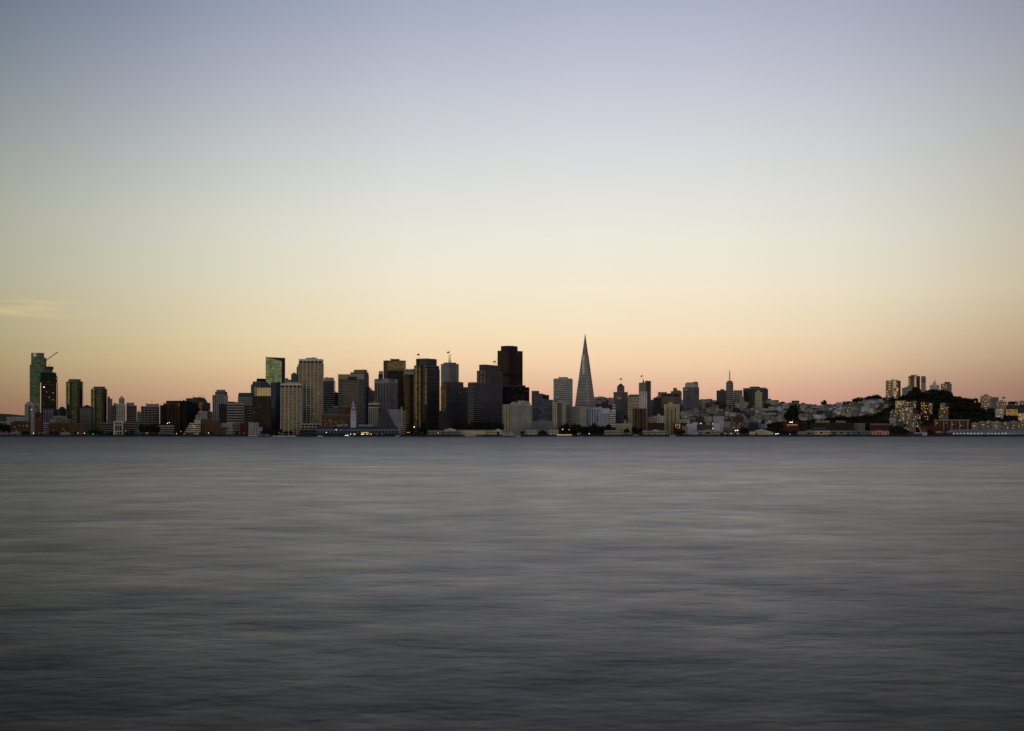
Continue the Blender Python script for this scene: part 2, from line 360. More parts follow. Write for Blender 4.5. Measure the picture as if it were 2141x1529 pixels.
def block(o, x0, x1, y0, y1, z0, z1, wall='grey', glz='dark', style='band', fh=3.8, wf=.5, nx=0, ny=0, pw=.25, crown=1.5, base=0., pr=.45, spd=None, wn='wall'):
    r = o.root; w = MB(); w.box(x0, x1, y0, y1, z0, z1)
    n = max(1, int(round((z1-z0-crown-base)/fh))); fh = (z1-z0-crown-base)/n
    nx = nx or max(2, int((x1-x0)/5)); ny = ny or max(2, int((y1-y0)/5))
    def piers(p, zz0, zz1, pw):
        for k in range(nx+1):
            c = x0+(x1-x0)*k/nx; h = (x1-x0)/nx*pw/2
            a, e = max(x0, c-h), min(x1, c+h)
            w.box(a, e, y0-p, y0+.05, zz0, zz1); w.box(a, e, y1-.05, y1+p, zz0, zz1)
        for k in range(ny+1):
            c = y0+(y1-y0)*k/ny; h = (y1-y0)/ny*pw/2
            a, e = max(y0, c-h), min(y1, c+h)
            w.box(x0-p, x0+.05, a, e, zz0, zz1); w.box(x1-.05, x1+p, a, e, zz0, zz1)
    if style in ('band', 'grid'):
        if style == 'grid': piers(pr, z0, z1-crown*.3, pw)
        w.build(wn, wl(wall), r)
        m = MB(); e = .07; m.box(x0-e, x1+e, y0-e, y1+e, 0, fh*wf); me = m.mesh('window_band', gl(glz))
        for k in range(n): link('window_band', me, r, (0, 0, z0+base+k*fh+fh*(1-wf)*.6))
    elif style == 'fins':
        piers(pr, z0, z1-crown*.3, pw); w.build(wn, wl(wall), r)
        zz0, zz1 = z0+base, z1-crown; e = .07
        def strips(n_, a0, a1, f):
            wd = (a1-a0)/n_
            for k in range(n_):
                c = a0+wd*(k+.5); f(c, wd*(1-pw)/2)
        mx = MB().box(-(x1-x0)/nx*(1-pw)/2, (x1-x0)/nx*(1-pw)/2, -e, .3, zz0, zz1).mesh('window_strip', gl(glz))
        my = MB().box(-e, .3, -(y1-y0)/ny*(1-pw)/2, (y1-y0)/ny*(1-pw)/2, zz0, zz1).mesh('window_strip', gl(glz))
        my2 = MB().box(-.3, e, -(y1-y0)/ny*(1-pw)/2, (y1-y0)/ny*(1-pw)/2, zz0, zz1).mesh('window_strip', gl(glz))
        strips(nx, x0, x1, lambda c, h: link('window_strip', mx, r, (c, y0, 0)))
        strips(ny, y0, y1, lambda c, h: link('window_strip', my if o.s > 0 else my2, r, (x0 if o.s > 0 else x1, c, 0)))
    elif style == 'glass':
        w.build('glass_wall', gl(glz), r)
        m = MB(); e = .12; m.box(x0-e, x1+e, y0-e, y1+e, 0, fh*(1-wf)); me = m.mesh('floor_edge', wl(spd or 'grey') if (spd in WALL or not spd) else gl(spd))
        for k in range(n): link('floor_edge', me, r, (0, 0, z0+base+k*fh))
    else:
        w.build(wn, wl(wall), r)
def full(o, **k): block(o, o.X0, o.X1, o.Y0, o.Y1, 0, k.pop('h', o.H), **k)
def sub(o, u0, u1, v0, v1, z0, z1, **k):
    block(o, o.X0+o.a*u0, o.X0+o.a*u1, o.Y0+o.b*v0, o.Y0+o.b*v1, z0, z1, **k)
def pent(o, u0, u1, v0, v1, dh, wall='dgrey', name='rooftop_plant', z=None):
    z = o.H if z is None else z
    m = MB(); m.box(o.X0+o.a*u0, o.X0+o.a*u1, o.Y0+o.b*v0, o.Y0+o.b*v1, z, z+dh)
    rn = random.Random(int(u0*100+z*10))
    for _ in range(3):
        cx = o.X0+o.a*rn.uniform(u0, u1)*.9; cy = o.Y0+o.b*rn.uniform(v0, v1)
        m.box(cx-1, cx+1, cy-1, cy+1, z+dh, z+dh+rn.uniform(.6, 1.8))
    return m.build(name, wl(wall), o.root)
def mast(o, u, v, h, z=None, r=.35, m='dgrey', n=1, gap=6):
    z = o.H if z is None else z
    for k in range(n):
        MB().tube((o.X0+o.a*u+k*gap, o.Y0+o.b*v, z-1), (o.X0+o.a*u+k*gap, o.Y0+o.b*v, z+h), r, 5, 0, r*.5).build('antenna', wl(m), o.root)
def lit(o, pts, k='warm', w=1.6, h=1.6, name='lit_window'):
    e = em(k)
    for p in pts:
        px, py = p[0], p[1]; z = hz(o, py); ww = p[2] if len(p) > 2 else w
        x = lx(o, px)
        if o.X0-.1 <= x <= o.X1+.1:
            MB().box(x-ww/2, x+ww/2, o.Y0-.75, o.Y0-.02, z-h/2, z+h/2).build(name, e, o.root)
        else:
            y = ly(o, px); xx = o.X1 if o.s < 0 else o.X0
            MB().box(xx-.7, xx+.7, y-ww/2, y+ww/2, z-h/2, z+h/2).build(name, e, o.root)
def rlit(o, n, px0, px1, py0, py1, k='warm', w=1.6, h=1.3, seed=1, cw=3.2, rh=3.4):
    rn = random.Random(seed); pts = set()
    nc = max(1, int((px1-px0)/cw)); nr = max(1, int((py1-py0)/rh))
    while len(pts) < min(n, nc*nr): pts.add((px0+cw*(rn.randrange(nc)+.5), py0+rh*(rn.randrange(nr)+.5)))
    lit(o, sorted(pts), k, w, h)
def hip(o, z0, z1, wall='dgrey', over=.5, name='roof', u=(0, 1), v=(0, 1), apex=.0):
    x0, x1, y0, y1 = o.X0+o.a*u[0]-over, o.X0+o.a*u[1]+over, o.Y0+o.b*v[0]-over, o.Y0+o.b*v[1]+over
    cx, cy = (x0+x1)/2, (y0+y1)/2; ax, ay = (x1-x0)/2*apex+.05, (y1-y0)/2*apex+.05
    return MB().prism([(x0,y0),(x1,y0),(x1,y1),(x0,y1)], z0, z1, top=[(cx-ax,cy-ay,z1),(cx+ax,cy-ay,z1),(cx+ax,cy+ay,z1),(cx-ax,cy+ay,z1)]).build(name, wl(wall), o.root)
def gab(o, z0, z1, wall='dgrey', axis='y', over=.4, name='roof', u=(0, 1), v=(0, 1)):
    return MB().gable(o.X0+o.a*u[0]-over, o.X0+o.a*u[1]+over, o.Y0+o.b*v[0]-over, o.Y0+o.b*v[1]+over, z0, z1, axis=axis).build(name, wl(wall), o.root)
def dome(o, u, v, r, z0, z1, wall='grey', n=10, name='dome'):
    cx, cy = o.X0+o.a*u, o.Y0+o.b*v; m = MB(); k = 5
    for i in range(k):
        a0, a1 = math.pi/2*i/k, math.pi/2*(i+1)/k
        m.cyl(cx, cy, r*math.cos(a0), max(.05, r*math.cos(a1)), z0+(z1-z0)*math.sin(a0), z0+(z1-z0)*math.sin(a1), n)
    return m.build(name, wl(wall), o.root)
def simple(name, label, x0, xc, x1, ytop, D, **k):
    kw = {q: k.pop(q) for q in ('phi', 'b', 'ybase', 'group', 'zb') if q in k}; cat = k.pop('cat', 'building')
    o = T(name, label, cat, x0, xc, x1, ytop, D, **kw); full(o, **k)
    if 'office' in name and o.H > 25:
        q = random.Random(int(x0*10)); u0 = q.uniform(.08, .3); pent(o, u0, u0+q.uniform(.25, .5), .25, .7, q.uniform(1.2, 2.6), q.choice(('mid', 'dgrey', 'grey')))
    return o
def flagpole(px, pyb, pyt, D, label, colr=(.10, .02, .02), fl=True, w=None):
    r = empty('flagpole', (WX(px, D), D, WZ(pyb, D)), 0, label, 'flagpole'); h = WZ(pyt, D)-WZ(pyb, D)
    MB().tube((0,0,0), (0,0,h), .28, 5, 0, .16).build('pole', wl('grey'), r)
    if fl:
        w = w or 5.5; m = MB(); n = 6
        for i in range(n):
            a, b_ = -w*i/n, -w*(i+1)/n; ya, yb = .35*math.sin(i*1.3), .35*math.sin((i+1)*1.3)
            d0, d1 = -.25*i, -.25*(i+1)
            k = len(m.v)
            m.v += [(a,ya-.06,h-3.6+d0),(b_,yb-.06,h-3.6+d1),(b_,yb-.06,h+d1-.2),(a,ya-.06,h+d0-.2),(a,ya+.06,h-3.6+d0),(b_,yb+.06,h-3.6+d1),(b_,yb+.06,h+d1-.2),(a,ya+.06,h+d0-.2)]
            for q in ((0,1,2,3),(5,4,7,6),(3,2,6,7),(1,0,4,5),(0,3,7,4),(2,1,5,6)): m.f.append(tuple(k+j for j in q)); m.m.append(0)
        m.build('flag', mat('flag_cloth_%d' % int(colr[0]*1000), colr, .9), r)
    return r
SM = (PHN + 0)  # grid north of the market street
PHS = R(3)
def lettering(name, body, size, ext, m, parent, loc, rot, width=None):
    """raised letters as a mesh"""
    tc_ = bpy.data.curves.new(name, 'FONT'); tc_.body = body; tc_.extrude = ext; tc_.size = size
    to = bpy.data.objects.new(name+'_curve', tc_); COL.objects.link(to); bpy.context.view_layer.update()
    me = bpy.data.meshes.new_from_object(to.evaluated_get(bpy.context.evaluated_depsgraph_get())); me.name = name
    wid = max(v.co.x for v in me.vertices); bpy.data.objects.remove(to); me.materials.clear(); me.materials.append(m)
    o = link(name, me, parent, loc); o.rotation_euler = rot
    if width: o.scale.x = width/wid
    return o
# ================================================================== left part of the skyline, wall colours darkened for lens vignetting (photo columns 0 - 560)
# --- tall green glass tower with rounded crown
o = T('glass_skyscraper', 'tall green glass tower with a rounded grey crown beside the tower crane', 'skyscraper', 62, None, 93, 747, 3300, b=34)
k_ = lx(o, 84)
block(o, o.X0, k_, o.Y0, o.Y1, 0, hz(o, 763), style='glass', glz='green', spd='dgreen', fh=3.6, wf=.72)
block(o, lx(o, 65), o.X1, o.Y0+2, o.Y1, hz(o, 763)-40, o.H, style='glass', glz='green', spd='dgreen', fh=3.6, wf=.72)
MB().cyl((lx(o, 65)+o.X1)/2, 0, (o.X1-lx(o, 65))/2, (o.X1-lx(o, 65))/2, o.H+1.2, hz(o, 738), 20).build('crown', gl('grey'), o.root)
MB().cyl((lx(o, 65)+o.X1)/2, 0, (o.X1-lx(o, 65))/2-1.2, (o.X1-lx(o, 65))/2-1.2, o.H, o.H+1.2, 20).build('crown_recess', wl('black'), o.root)
MB().box(o.X1+.02, lx(o, 97), o.Y0+4, o.Y1, 0, hz(o, 748)).build('side_wing', wl('tan'), o.root)
# --- unfinished tower under netting
o = T('unfinished_tower', 'unfinished dark tower wrapped in green netting under construction', 'tower', 84, None, 119.5, 779, 3120, b=34, phi=R(19))
block(o, o.X0+3, o.X1-2, o.Y0+1, o.Y1, 0, hz(o, 782), wall='brown', glz='black', style='grid', fh=3.3, wf=.72, nx=9, ny=8, pw=.18, crown=0, pr=.7)
MB().box(lx(o, 85), lx(o, 117), o.Y0-.8, o.Y1+1, hz(o, 794), o.H).build('safety_netting', mat('netting', (.008, .035, .018), .95), o.root)
MB().box(lx(o, 117)+.05, o.X1+.6, o.Y0+.3, o.Y1+.6, hz(o, 799), hz(o, 787)).build('formwork_screen', wl('black'), o.root)
MB().box(o.X1-.4, o.X1+1.2, o.Y0-1, o.Y0+1.2, 0, hz(o, 800)).build('hoist_mast', wl('dgrey'), o.root)
m = MB()
for i in range(7):
    a = lx(o, 91.5+i*3.3); m.box(a-.45, a+.45, o.Y0-.9, o.Y0+.9, 0, hz(o, 855))
m.box(lx(o, 91), lx(o, 112), o.Y0-.6, o.Y0+.8, hz(o, 861.5), hz(o, 860.5))
m.build('white_piers', wl('bluegrey'), o.root)
MB().cyl(lx(o, 103), 0, 7.5, 7.5, o.H, hz(o, 770), 12).build('core', wl('mid'), o.root)
MB().cyl(lx(o, 103), 0, 9.5, 9, hz(o, 772), hz(o, 766.5), 12).build('core_formwork', wl('brown'), o.root)
MB().tube((lx(o, 103)-1.2, 0, hz(o, 767)), (lx(o, 104), 0, hz(o, 761)), .3).tube((lx(o, 103)+2.6, 0, hz(o, 767)), (lx(o, 104), 0, hz(o, 761)), .3).build('a_frame', wl('dgrey'), o.root)
lit(o, [(92, 810, 1.9)], 'white', h=1.9); lit(o, [(118.2, 792, 1.5)], 'warm', h=1.5)
rlit(o, 14, 90, 118, 796, 850, 'dim', .8, .8, 5)
lit(o, [(97.5, 820, 1.1), (111.5, 822, 1.1), (103, 831, .9), (111, 836, .8)], 'yellow', h=1.1)
# --- tower crane
D_ = 3175
cr = empty('tower_crane', (WX(96, D_), D_, ground(WX(96, D_), D_)), 0, 'tower crane with a raised jib beside the tall green glass tower', 'crane')
gz = cr.location.z; X = lambda px: WX(px, D_)-cr.location.x; Z = lambda py: WZ(py, D_)-gz
def lattice(m, p, q, w, n, r=.22):
    p, q = Vector(p), Vector(q); d = (q-p).normalized(); s = Vector((0, 1, 0)); u = d.cross(s).normalized()
    cs = [(s*w/2+u*w/2), (-s*w/2+u*w/2), (-s*w/2-u*w/2), (s*w/2-u*w/2)]
    for c in cs: m.tube(p+c, q+c*.6, r, 4)
    for i in range(n):
        a, b_ = p+(q-p)*i/n, p+(q-p)*(i+1)/n
        for j in range(4): m.tube(a+cs[j], b_+cs[(j+1) % 4], r*.7, 4)
m = MB(); lattice(m, (0, 0, 0), (0, 0, Z(756)), 2.2, 30, .2); m.build('mast', wl('brown'), cr)
m = MB(); lattice(m, (0, 0, Z(754)), (X(120.5), 0, Z(736.5)), 1.7, 14, .26); m.build('jib', wl('orange'), cr)
m = MB(); m.box(-7, -3, -1.4, 1.4, Z(757), Z(754)); m.tube((0,0,Z(755)), (-6,0,Z(755.5)), .5); m.build('counterweight', wl('mid'), cr)
MB().tube((X(120), 0, Z(736.7)), (X(120), 0, Z(739)), .2).box(X(120)-.6, X(120)+.6, -.6, .6, Z(738.2), Z(736.2)).build('jib_head', wl('dgrey'), cr)
# --- twin rounded condo towers
def condo(label, x0, x1, ytop, c0, c1, ycap, D, seed):
    o = T('apartment_tower', label, 'apartment tower', x0, None, x1, ytop, D, b=None)
    w_, h_ = o.a/2-1.3, o.a*.45
    def outline(g):
        pts = []
        for (a0, a1, n, rx, ry) in ((0, 360, 20, w_+g, h_+g),):
            for i in range(n):
                t_ = 2*math.pi*(i+.5)/n; c_, s_ = math.cos(t_), math.sin(t_)
                pts.append((math.copysign(abs(c_)**.6, c_)*rx, math.copysign(abs(s_)**.6, s_)*ry))
        return pts
    MB().prism(outline(0), 0, o.H).build('glass_wall', gl('olive'), o.root)
    slab = MB().prism(outline(1.3), 0, .5).mesh('balcony_slab', wl('dgrey')); n = int(o.H/3.3)
    for k in range(n): link('balcony_slab', slab, o.root, (0, 0, 3+k*3.3))
    for q, f_ in ((.28, 3), (.75, 3.5)):
        xx = o.X0+o.a*q; MB().box(xx-f_/2, xx+f_/2, -h_-1.5, -h_+6, 0, o.H-1).build('stair_core', wl('dgrey'), o.root)
    cc = (lx(o, c0)+lx(o, c1))/2; rr_ = (lx(o, c1)-lx(o, c0))/2
    MB().cyl(cc, 0, rr_, rr_, o.H, hz(o, ycap), 12).build('crown', wl('mid'), o.root)
    lit(o, [(x0+(x1-x0)*.45, ytop+22), (x0+(x1-x0)*.5, ytop+45), (x0+(x1-x0)*.62, ytop+31)], 'dim', 1.3, 1.2)
    return o
condo('rounded glass condo tower with serrated balconies, taller of the two', 137, 175, 798, 143, 169, 793, 3050, 1)
condo('rounded glass condo tower with serrated balconies, shorter of the two', 189, 225.5, 813, 195, 220, 808.5, 3050, 2)
# --- buildings around them
o = simple('office_tower', 'slim grey tower half hidden behind the shorter round condo', 225, None, 234.5, 834, 3300, wall='grey', glz='dark', style='grid', nx=3, ny=3, b=20)
pent(o, .0, .5, .1, .8, 3.6)
def arched(label, x0, x1, yt, ye, D, wallk):
    o = T('apartment_building', label, 'apartment building', x0, None, x1, ye, D, b=22)
    block(o, o.X0, o.X1, o.Y0, o.Y1, 0, o.H, wall=wallk, glz='blue', style='grid', nx=6, ny=5, pw=.45, fh=3.2, crown=.5)
    n = 8; pts = [(o.X0+o.a*i/n, o.H+(WZ(yt, D)-WZ(ye, D))*math.sin(math.pi*i/n)**.7) for i in range(n+1)]
    m = MB(); k = len(m.v); m.v += [(p[0], o.Y0, p[1]) for p in pts]+[(p[0], o.Y1, p[1]) for p in pts]
    for i in range(n): m.f.append((i, i+1, n+2+i, n+1+i)); m.m.append(0)
    m.f.append(tuple(range(n, -1, -1))); m.m.append(0); m.f.append(tuple(range(n+1, 2*n+2))); m.m.append(0)
    m.build('arched_roof', wl(wallk), o.root)
    xx = (o.X0+o.X1)/2; MB().box(xx-1.5, xx+1.5, o.Y0-.9, o.Y0+.3, 0, o.H-2).build('window_bay', gl('dark'), o.root)
    return o
o = arched('light grey apartment building with arched roof, left of the pair', 52, 71.5, 840, 846, 2960, 'pale'); lit(o, [(66, 857, 2.2)], 'warm', h=2.2)
o = arched('light grey apartment building with arched roof, right of the pair', 72, 84, 842, 847, 2990, 'pale'); lit(o, [(77, 855), (77, 860)], 'warm')
o = T('brick_tower', 'brown brick tower with a low gabled top near the left edge', 'tower', 72, None, 88, 865, 2860, b=18); full(o, wall='brick', style='plain'); gab(o, o.H, hz(o, 861), 'darkred')
MB().box(lx(o, 75), lx(o, 83), o.Y0-.15, o.Y0+1, hz(o, 872), hz(o, 868)).build('louvre_opening', wl('black'), o.root)
o = simple('warehouse', 'long brown brick warehouse at the left edge with lit windows', 22, None, 64, 883, 2780, wall='brick', glz='black', style='grid', nx=12, ny=4, pw=.6, fh=4.5, b=30, crown=1)
MB().box(o.X0+5, o.X1-.5, o.Y0+1, o.Y1, o.H, o.H+2).build('roof', wl('dgrey'), o.root); lit(o, [(31, 893), (41, 890), (49, 891), (56, 889.5), (57, 892), (34, 901)], 'dim', 1.5, 1.5)
simple('apartment_building', 'long pale apartment block under the distant ridge at left', 14, None, 60, 872, 3250, wall='pale', glz='dark', style='grid', nx=14, ny=3, pw=.5, fh=3.3, b=20)
simple('apartment_building', 'low white block at the very left edge of the city', -6, None, 28, 882, 3000, wall='pale', glz='dark', style='grid', nx=9, ny=3, pw=.45, fh=3.3, b=20)
simple('office_building', 'plain grey building right of the unfinished tower', 112, None, 124, 856, 3150, wall='conc', glz='dark', style='grid', nx=5, ny=4, pw=.5, b=22)
o = simple('domed_building', 'dark building with a small dome and spire between green towers', 123, None, 138, 855, 3200, wall='slate', glz='black', style='grid', nx=5, ny=4, b=22)
dome(o, .45, .3, 6.5, o.H, hz(o, 850.5), 'slate'); mast(o, .45, .3, 8, z=hz(o, 851), r=.4)
o = simple('office_building', 'low pale office building under the domed one', 110, None, 140, 871, 3020, wall='pale', glz='dark', style='band', fh=3.6, b=22); lit(o, [(124, 873, 2.2)], 'dim')
simple('apartment_building', 'bluish white balcony building in front of white piers', 90, None, 104, 884, 2800, wall='bluegrey', glz='dark', style='band', fh=3.6, wf=.6, b=16)
simple('office_building', 'green tinted low building before the taller round condo', 117, None, 149, 876, 2860, wall='green', glz='dark', style='band', fh=4, b=20)
simple('apartment_building', 'small white terrace of flats right of the unfinished tower base', 104, None, 122, 878, 2870, wall='pale', glz='dark', style='band', fh=3.2, b=16)
o = simple('warehouse', 'brown brick block on the waterfront, wider of two', 102, None, 143, 885, 2775, wall='brick', glz='black', style='grid', nx=10, ny=4, pw=.5, fh=4.2, b=28, crown=1); lit(o, [(132, 897), (136, 901), (112, 900)], 'dim', 1.3, 1.3)
o = simple('warehouse', 'brown brick block on the waterfront, narrower of two', 147, None, 184, 884.5, 2775, wall='umber', glz='black', style='grid', nx=9, ny=4, pw=.5, fh=4, b=28, crown=1.6)
o = T('peaked_tower', 'grey gridded tower with a peaked roof between the round condos', 'tower', 168, None, 196, 853, 2950, b=24)
block(o, o.X0, lx(o, 191), o.Y0, o.Y1, 0, o.H, wall='mauve', glz='black', style='grid', nx=7, ny=6, pw=.45, fh=3.6, crown=.6)
MB().box(lx(o, 191)+.03, o.X1, o.Y0+.6, o.Y1-.3, 0, o.H-1).build('side_wing', wl('dgrey'), o.root); gab(o, o.H, hz(o, 846.5), 'dgrey')
# white complex with lantern tower and banded wings
o = T('office_complex', 'white centre tower with domed lantern and banded grey wings', 'office building', 232, None, 287, 843, 2850, b=34)
block(o, lx(o, 232), lx(o, 244)-.2, o.Y0+1, o.Y1, 0, hz(o, 848), wall='mauve', glz='black', style='band', fh=3.9, wf=.6)
block(o, lx(o, 264)+.2, lx(o, 286), o.Y0+1, o.Y1, 0, hz(o, 848), wall='mauve', glz='black', style='band', fh=3.9, wf=.6)
MB().box(lx(o, 237), lx(o, 244)-.25, o.Y0+5, o.Y1, hz(o, 848), hz(o, 843)).box(lx(o, 264)+.25, lx(o, 281), o.Y0+5, o.Y1, hz(o, 848), hz(o, 842)).build('rooftop_plant', wl('grey'), o.root)
block(o, lx(o, 244), lx(o, 262), o.Y0-3, o.Y1-5, 0, hz(o, 845), wall='offwhite', glz='black', style='grid', nx=5, ny=5, pw=.42, fh=4.2, wf=.55, wn='centre_wall')
block(o, lx(o, 249), lx(o, 260), o.Y0, o.Y0+11, hz(o, 845), hz(o, 833), wall='pale', glz='dark', style='fins', nx=4, ny=4, pw=.4, wn='lantern')
dome(o, (lx(o, 254.5)-o.X0)/o.a, 5.5/o.b, 3.8, hz(o, 833), hz(o, 828.5), 'pale')
o = simple('office_building', 'low banded grey building around the white portal', 209, None, 284, 884.5, 2770, wall='mauve', glz='black', style='band', fh=4.2, wf=.6, b=24)
o = T('gateway_building', 'white portal frame with tall dark openings on the waterfront', 'building', 237, None, 257.5, 880.5, 2760, b=16)
full(o, wall='offwhite', style='plain')
for i in range(3):
    a = lx(o, 241+i*4.8); w_ = 3.1
    MB().box(a, a+w_, o.Y0-.1, o.Y0+.5, hz(o, 888), hz(o, 884)).build('window', gl('black'), o.root)
    MB().box(a, a+w_, o.Y0-.1, o.Y0+.5, hz(o, 901), hz(o, 890)).build('window', gl('black'), o.root)
    MB().box(a, a+w_, o.Y0-.1, o.Y0+.5, hz(o, 909), hz(o, 903)).build('doorway', gl('black'), o.root)
simple('office_building', 'narrow grey building with a green roof behind, left of banded slab', 287, None, 295.5, 862, 3100, wall='grey', glz='dark', style='grid', nx=3, ny=3, b=18)
o = simple('office_slab', 'grey gridded office slab with one flagpole on its roof', 295, None, 333, 849.5, 2950, wall='conc', glz='black', style='grid', nx=5, ny=6, pw=.10, fh=4.7, wf=.70, b=30)
pent(o, .27, .99, .2, .9, 4.6, 'grey')
o = T('office_tower', 'dark brown tower with a sheet of orange lit window strips', 'office tower', 333, 376, 401, 843, 2900, phi=R(-22))
block(o, lx(o, 333), lx(o, 341), o.Y0+3, o.Y1, 0, hz(o, 847), wall='brown', glz='black', style='grid', nx=3, ny=4, pw=.3)
block(o, lx(o, 341)+.05, lx(o, 347), o.Y0+1, o.Y1, 0, hz(o, 843), wall='brown', glz='bronze', style='fins', nx=2, ny=4)
block(o, lx(o, 347)+.05, o.X1, o.Y0, o.Y1-2, 0, hz(o, 842), wall='brown', glz='amber', style='fins', nx=10, ny=6, pw=.45)
MB().box(lx(o, 347), o.X1, o.Y0+.3, o.Y1-3, hz(o, 842)+.02, hz(o, 838)).build('rooftop_plant', wl('black'), o.root)
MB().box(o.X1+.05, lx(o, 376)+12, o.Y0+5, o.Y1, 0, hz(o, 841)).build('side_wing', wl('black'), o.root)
o = simple('office_tower', 'black slab attached right of the orange windowed tower', 377, None, 401, 842, 3010, wall='black', glz='black', style='band', b=30)
pent(o, .2, .45, .3, .7, 4, 'brown')
# angular dark complex with antennas
o = T('angular_tower', 'angular dark grey tower with sloping shoulder and rooftop antennas', 'office tower', 389, None, 440, 833, 3000, b=36)
block(o, lx(o, 389), lx(o, 401), o.Y0+2, o.Y1, 0, hz(o, 838), wall='mid', glz='black', style='grid', nx=3, ny=5, pw=.3)
MB().box(lx(o, 389), lx(o, 403), o.Y0+2.5, o.Y1, hz(o, 838)+.02, hz(o, 833)).build('roof_block', wl('dgrey'), o.root)
m = MB(); q = [(lx(o, 403), 0), (lx(o, 440), 0), (lx(o, 440), hz(o, 843)), (lx(o, 434), hz(o, 842)), (lx(o, 431), hz(o, 836)), (lx(o, 427), hz(o, 832)), (lx(o, 418), hz(o, 831)), (lx(o, 403), hz(o, 831))]
k = len(q); m.v += [(a, o.Y0+4, b_) for a, b_ in q]+[(a, o.Y1, b_) for a, b_ in q]
m.f.append(tuple(range(k))); m.m.append(0); m.f.append(tuple(range(2*k-1, k-1, -1))); m.m.append(0)
for i in range(k): j = (i+1) % k; m.f.append((j, i, k+i, k+j)); m.m.append(0)
m.build('wall', wl('slate'), o.root)
MB().prism([(lx(o, 401), o.Y0+4), (lx(o, 405), o.Y0-1), (lx(o, 413), o.Y0+3.9)], 0, hz(o, 834)).build('corner_bay', wl('mid'), o.root)
MB().prism([(lx(o, 404), o.Y0-1.2), (lx(o, 409), o.Y0-.2), (lx(o, 409), o.Y0+3)], hz(o, 864), hz(o, 836)).build('gold_strip', gl('bronze'), o.root)
MB().box(lx(o, 411), lx(o, 416), o.Y0+2.5, o.Y0+4, hz(o, 862), hz(o, 843)).build('window_recess', gl('black'), o.root)
for (a, b_, c_, d_) in ((416, 420, 853, 842), (418, 422, 860, 851), (420, 424, 848, 841)):
    MB().box(lx(o, a), lx(o, b_), o.Y0+3.2+a*.001, o.Y0+4.2, hz(o, c_), hz(o, d_)).build('window_strip', gl('amber'), o.root)  # the orange reflection is put into these amber patches
for a, b_ in ((405, 826), (416.5, 827), (420.5, 825), (426.5, 826), (385, 833)):
    if a > 390: MB().tube((lx(o, a), 0, hz(o, 832)), (lx(o, a), 0, hz(o, b_)), .4, 5).build('antenna', wl('dgrey'), o.root)
o = simple('apartment_building', 'small white grid fronted block before the angular dark tower', 415, None, 433, 860.5, 2860, wall='offwhite', glz='black', style='grid', nx=5, ny=4, pw=.35, fh=4, wf=.6, b=20)
sub(o, -.3, -.01, .1, .9, 0, hz(o, 868), wall='offwhite', glz='black', style='grid', nx=2, ny=3, pw=.35, fh=4)
simple('office_building', 'blue grey banded block right of the small white one', 433, None, 444, 861, 2890, wall='slate', glz='dark', style='band', b=18)
# pale tower with stacked penthouse
o = T('office_tower', 'grey tower with white window grid and stepped penthouse', 'office tower', 444.5, 469, 476.5, 826, 3300, phi=R(-2))
full(o, wall='pale', glz='black', style='grid', nx=6, ny=3, pw=.25, fh=4.2, wf=.7)
sub(o, .18, .98, .1, .9, o.H, hz(o, 819), wall='mid', style='plain'); sub(o, .28, .85, .15, .8, hz(o, 819), hz(o, 815), wall='grey', style='plain')
o = simple('office_building', 'office block with bright white bands and black windows', 474.5, None, 511, 844, 2960, wall='pale', glz='black', style='band', fh=5.4, wf=.52, b=30)
pent(o, .1, .9, .2, .9, 2.5, 'mid')
simple('office_building', 'dark block joined left of the white banded offices', 457.5, None, 474, 845, 2975, wall='slate', glz='black', style='band', fh=5.4, b=26)
simple('rooftop_house', 'small red rooftop structure above the white banded offices', 476, None, 488, 840, 3060, wall='darkred', style='plain', b=12)
simple('office_building', 'dark banded block joined right of the white banded offices', 511.2, None, 528, 846.5, 2975, wall='grey', glz='black', style='band', fh=5.4, wf=.6, b=26)
o = T('office_building', 'pale building with a sloping teal roof', 'office building', 497.5, None, 530, 831, 3300, b=30)
full(o, wall='sand', glz='dark', style='band', fh=4.6, wf=.55)
MB().prism([(o.X0,o.Y0),(o.X1,o.Y0),(o.X1,o.Y1),(o.X0,o.Y1)], o.H, hz(o, 821.5), top=[(o.X0+1.5,o.Y0+6,hz(o, 821.5)),(o.X1-1,o.Y0+6,hz(o, 821.5)),(o.X1-1,o.Y1-6,hz(o, 821.5)),(o.X0+1.5,o.Y1-6,hz(o, 821.5))]).build('roof', wl('teal'), o.root)
# stepped tower behind the pyramid roof
o = T('office_tower', 'grey finned tower stepping up to a black penthouse', 'office tower', 525, None, 567, 798, 3350, b=34)
block(o, lx(o, 525), lx(o, 528.5), o.Y0+3, o.Y1, 0, hz(o, 804), wall='grey', glz='black', style='fins', nx=2, ny=5)
block(o, lx(o, 528.5)+.03, o.X1, o.Y0, o.Y1, 0, o.H, wall='grey', glz='black', style='fins', nx=14, ny=10, pw=.5)
pent(o, .27, .99, .1, .9, WZ(792, o.D)-WZ(798, o.D), 'black')
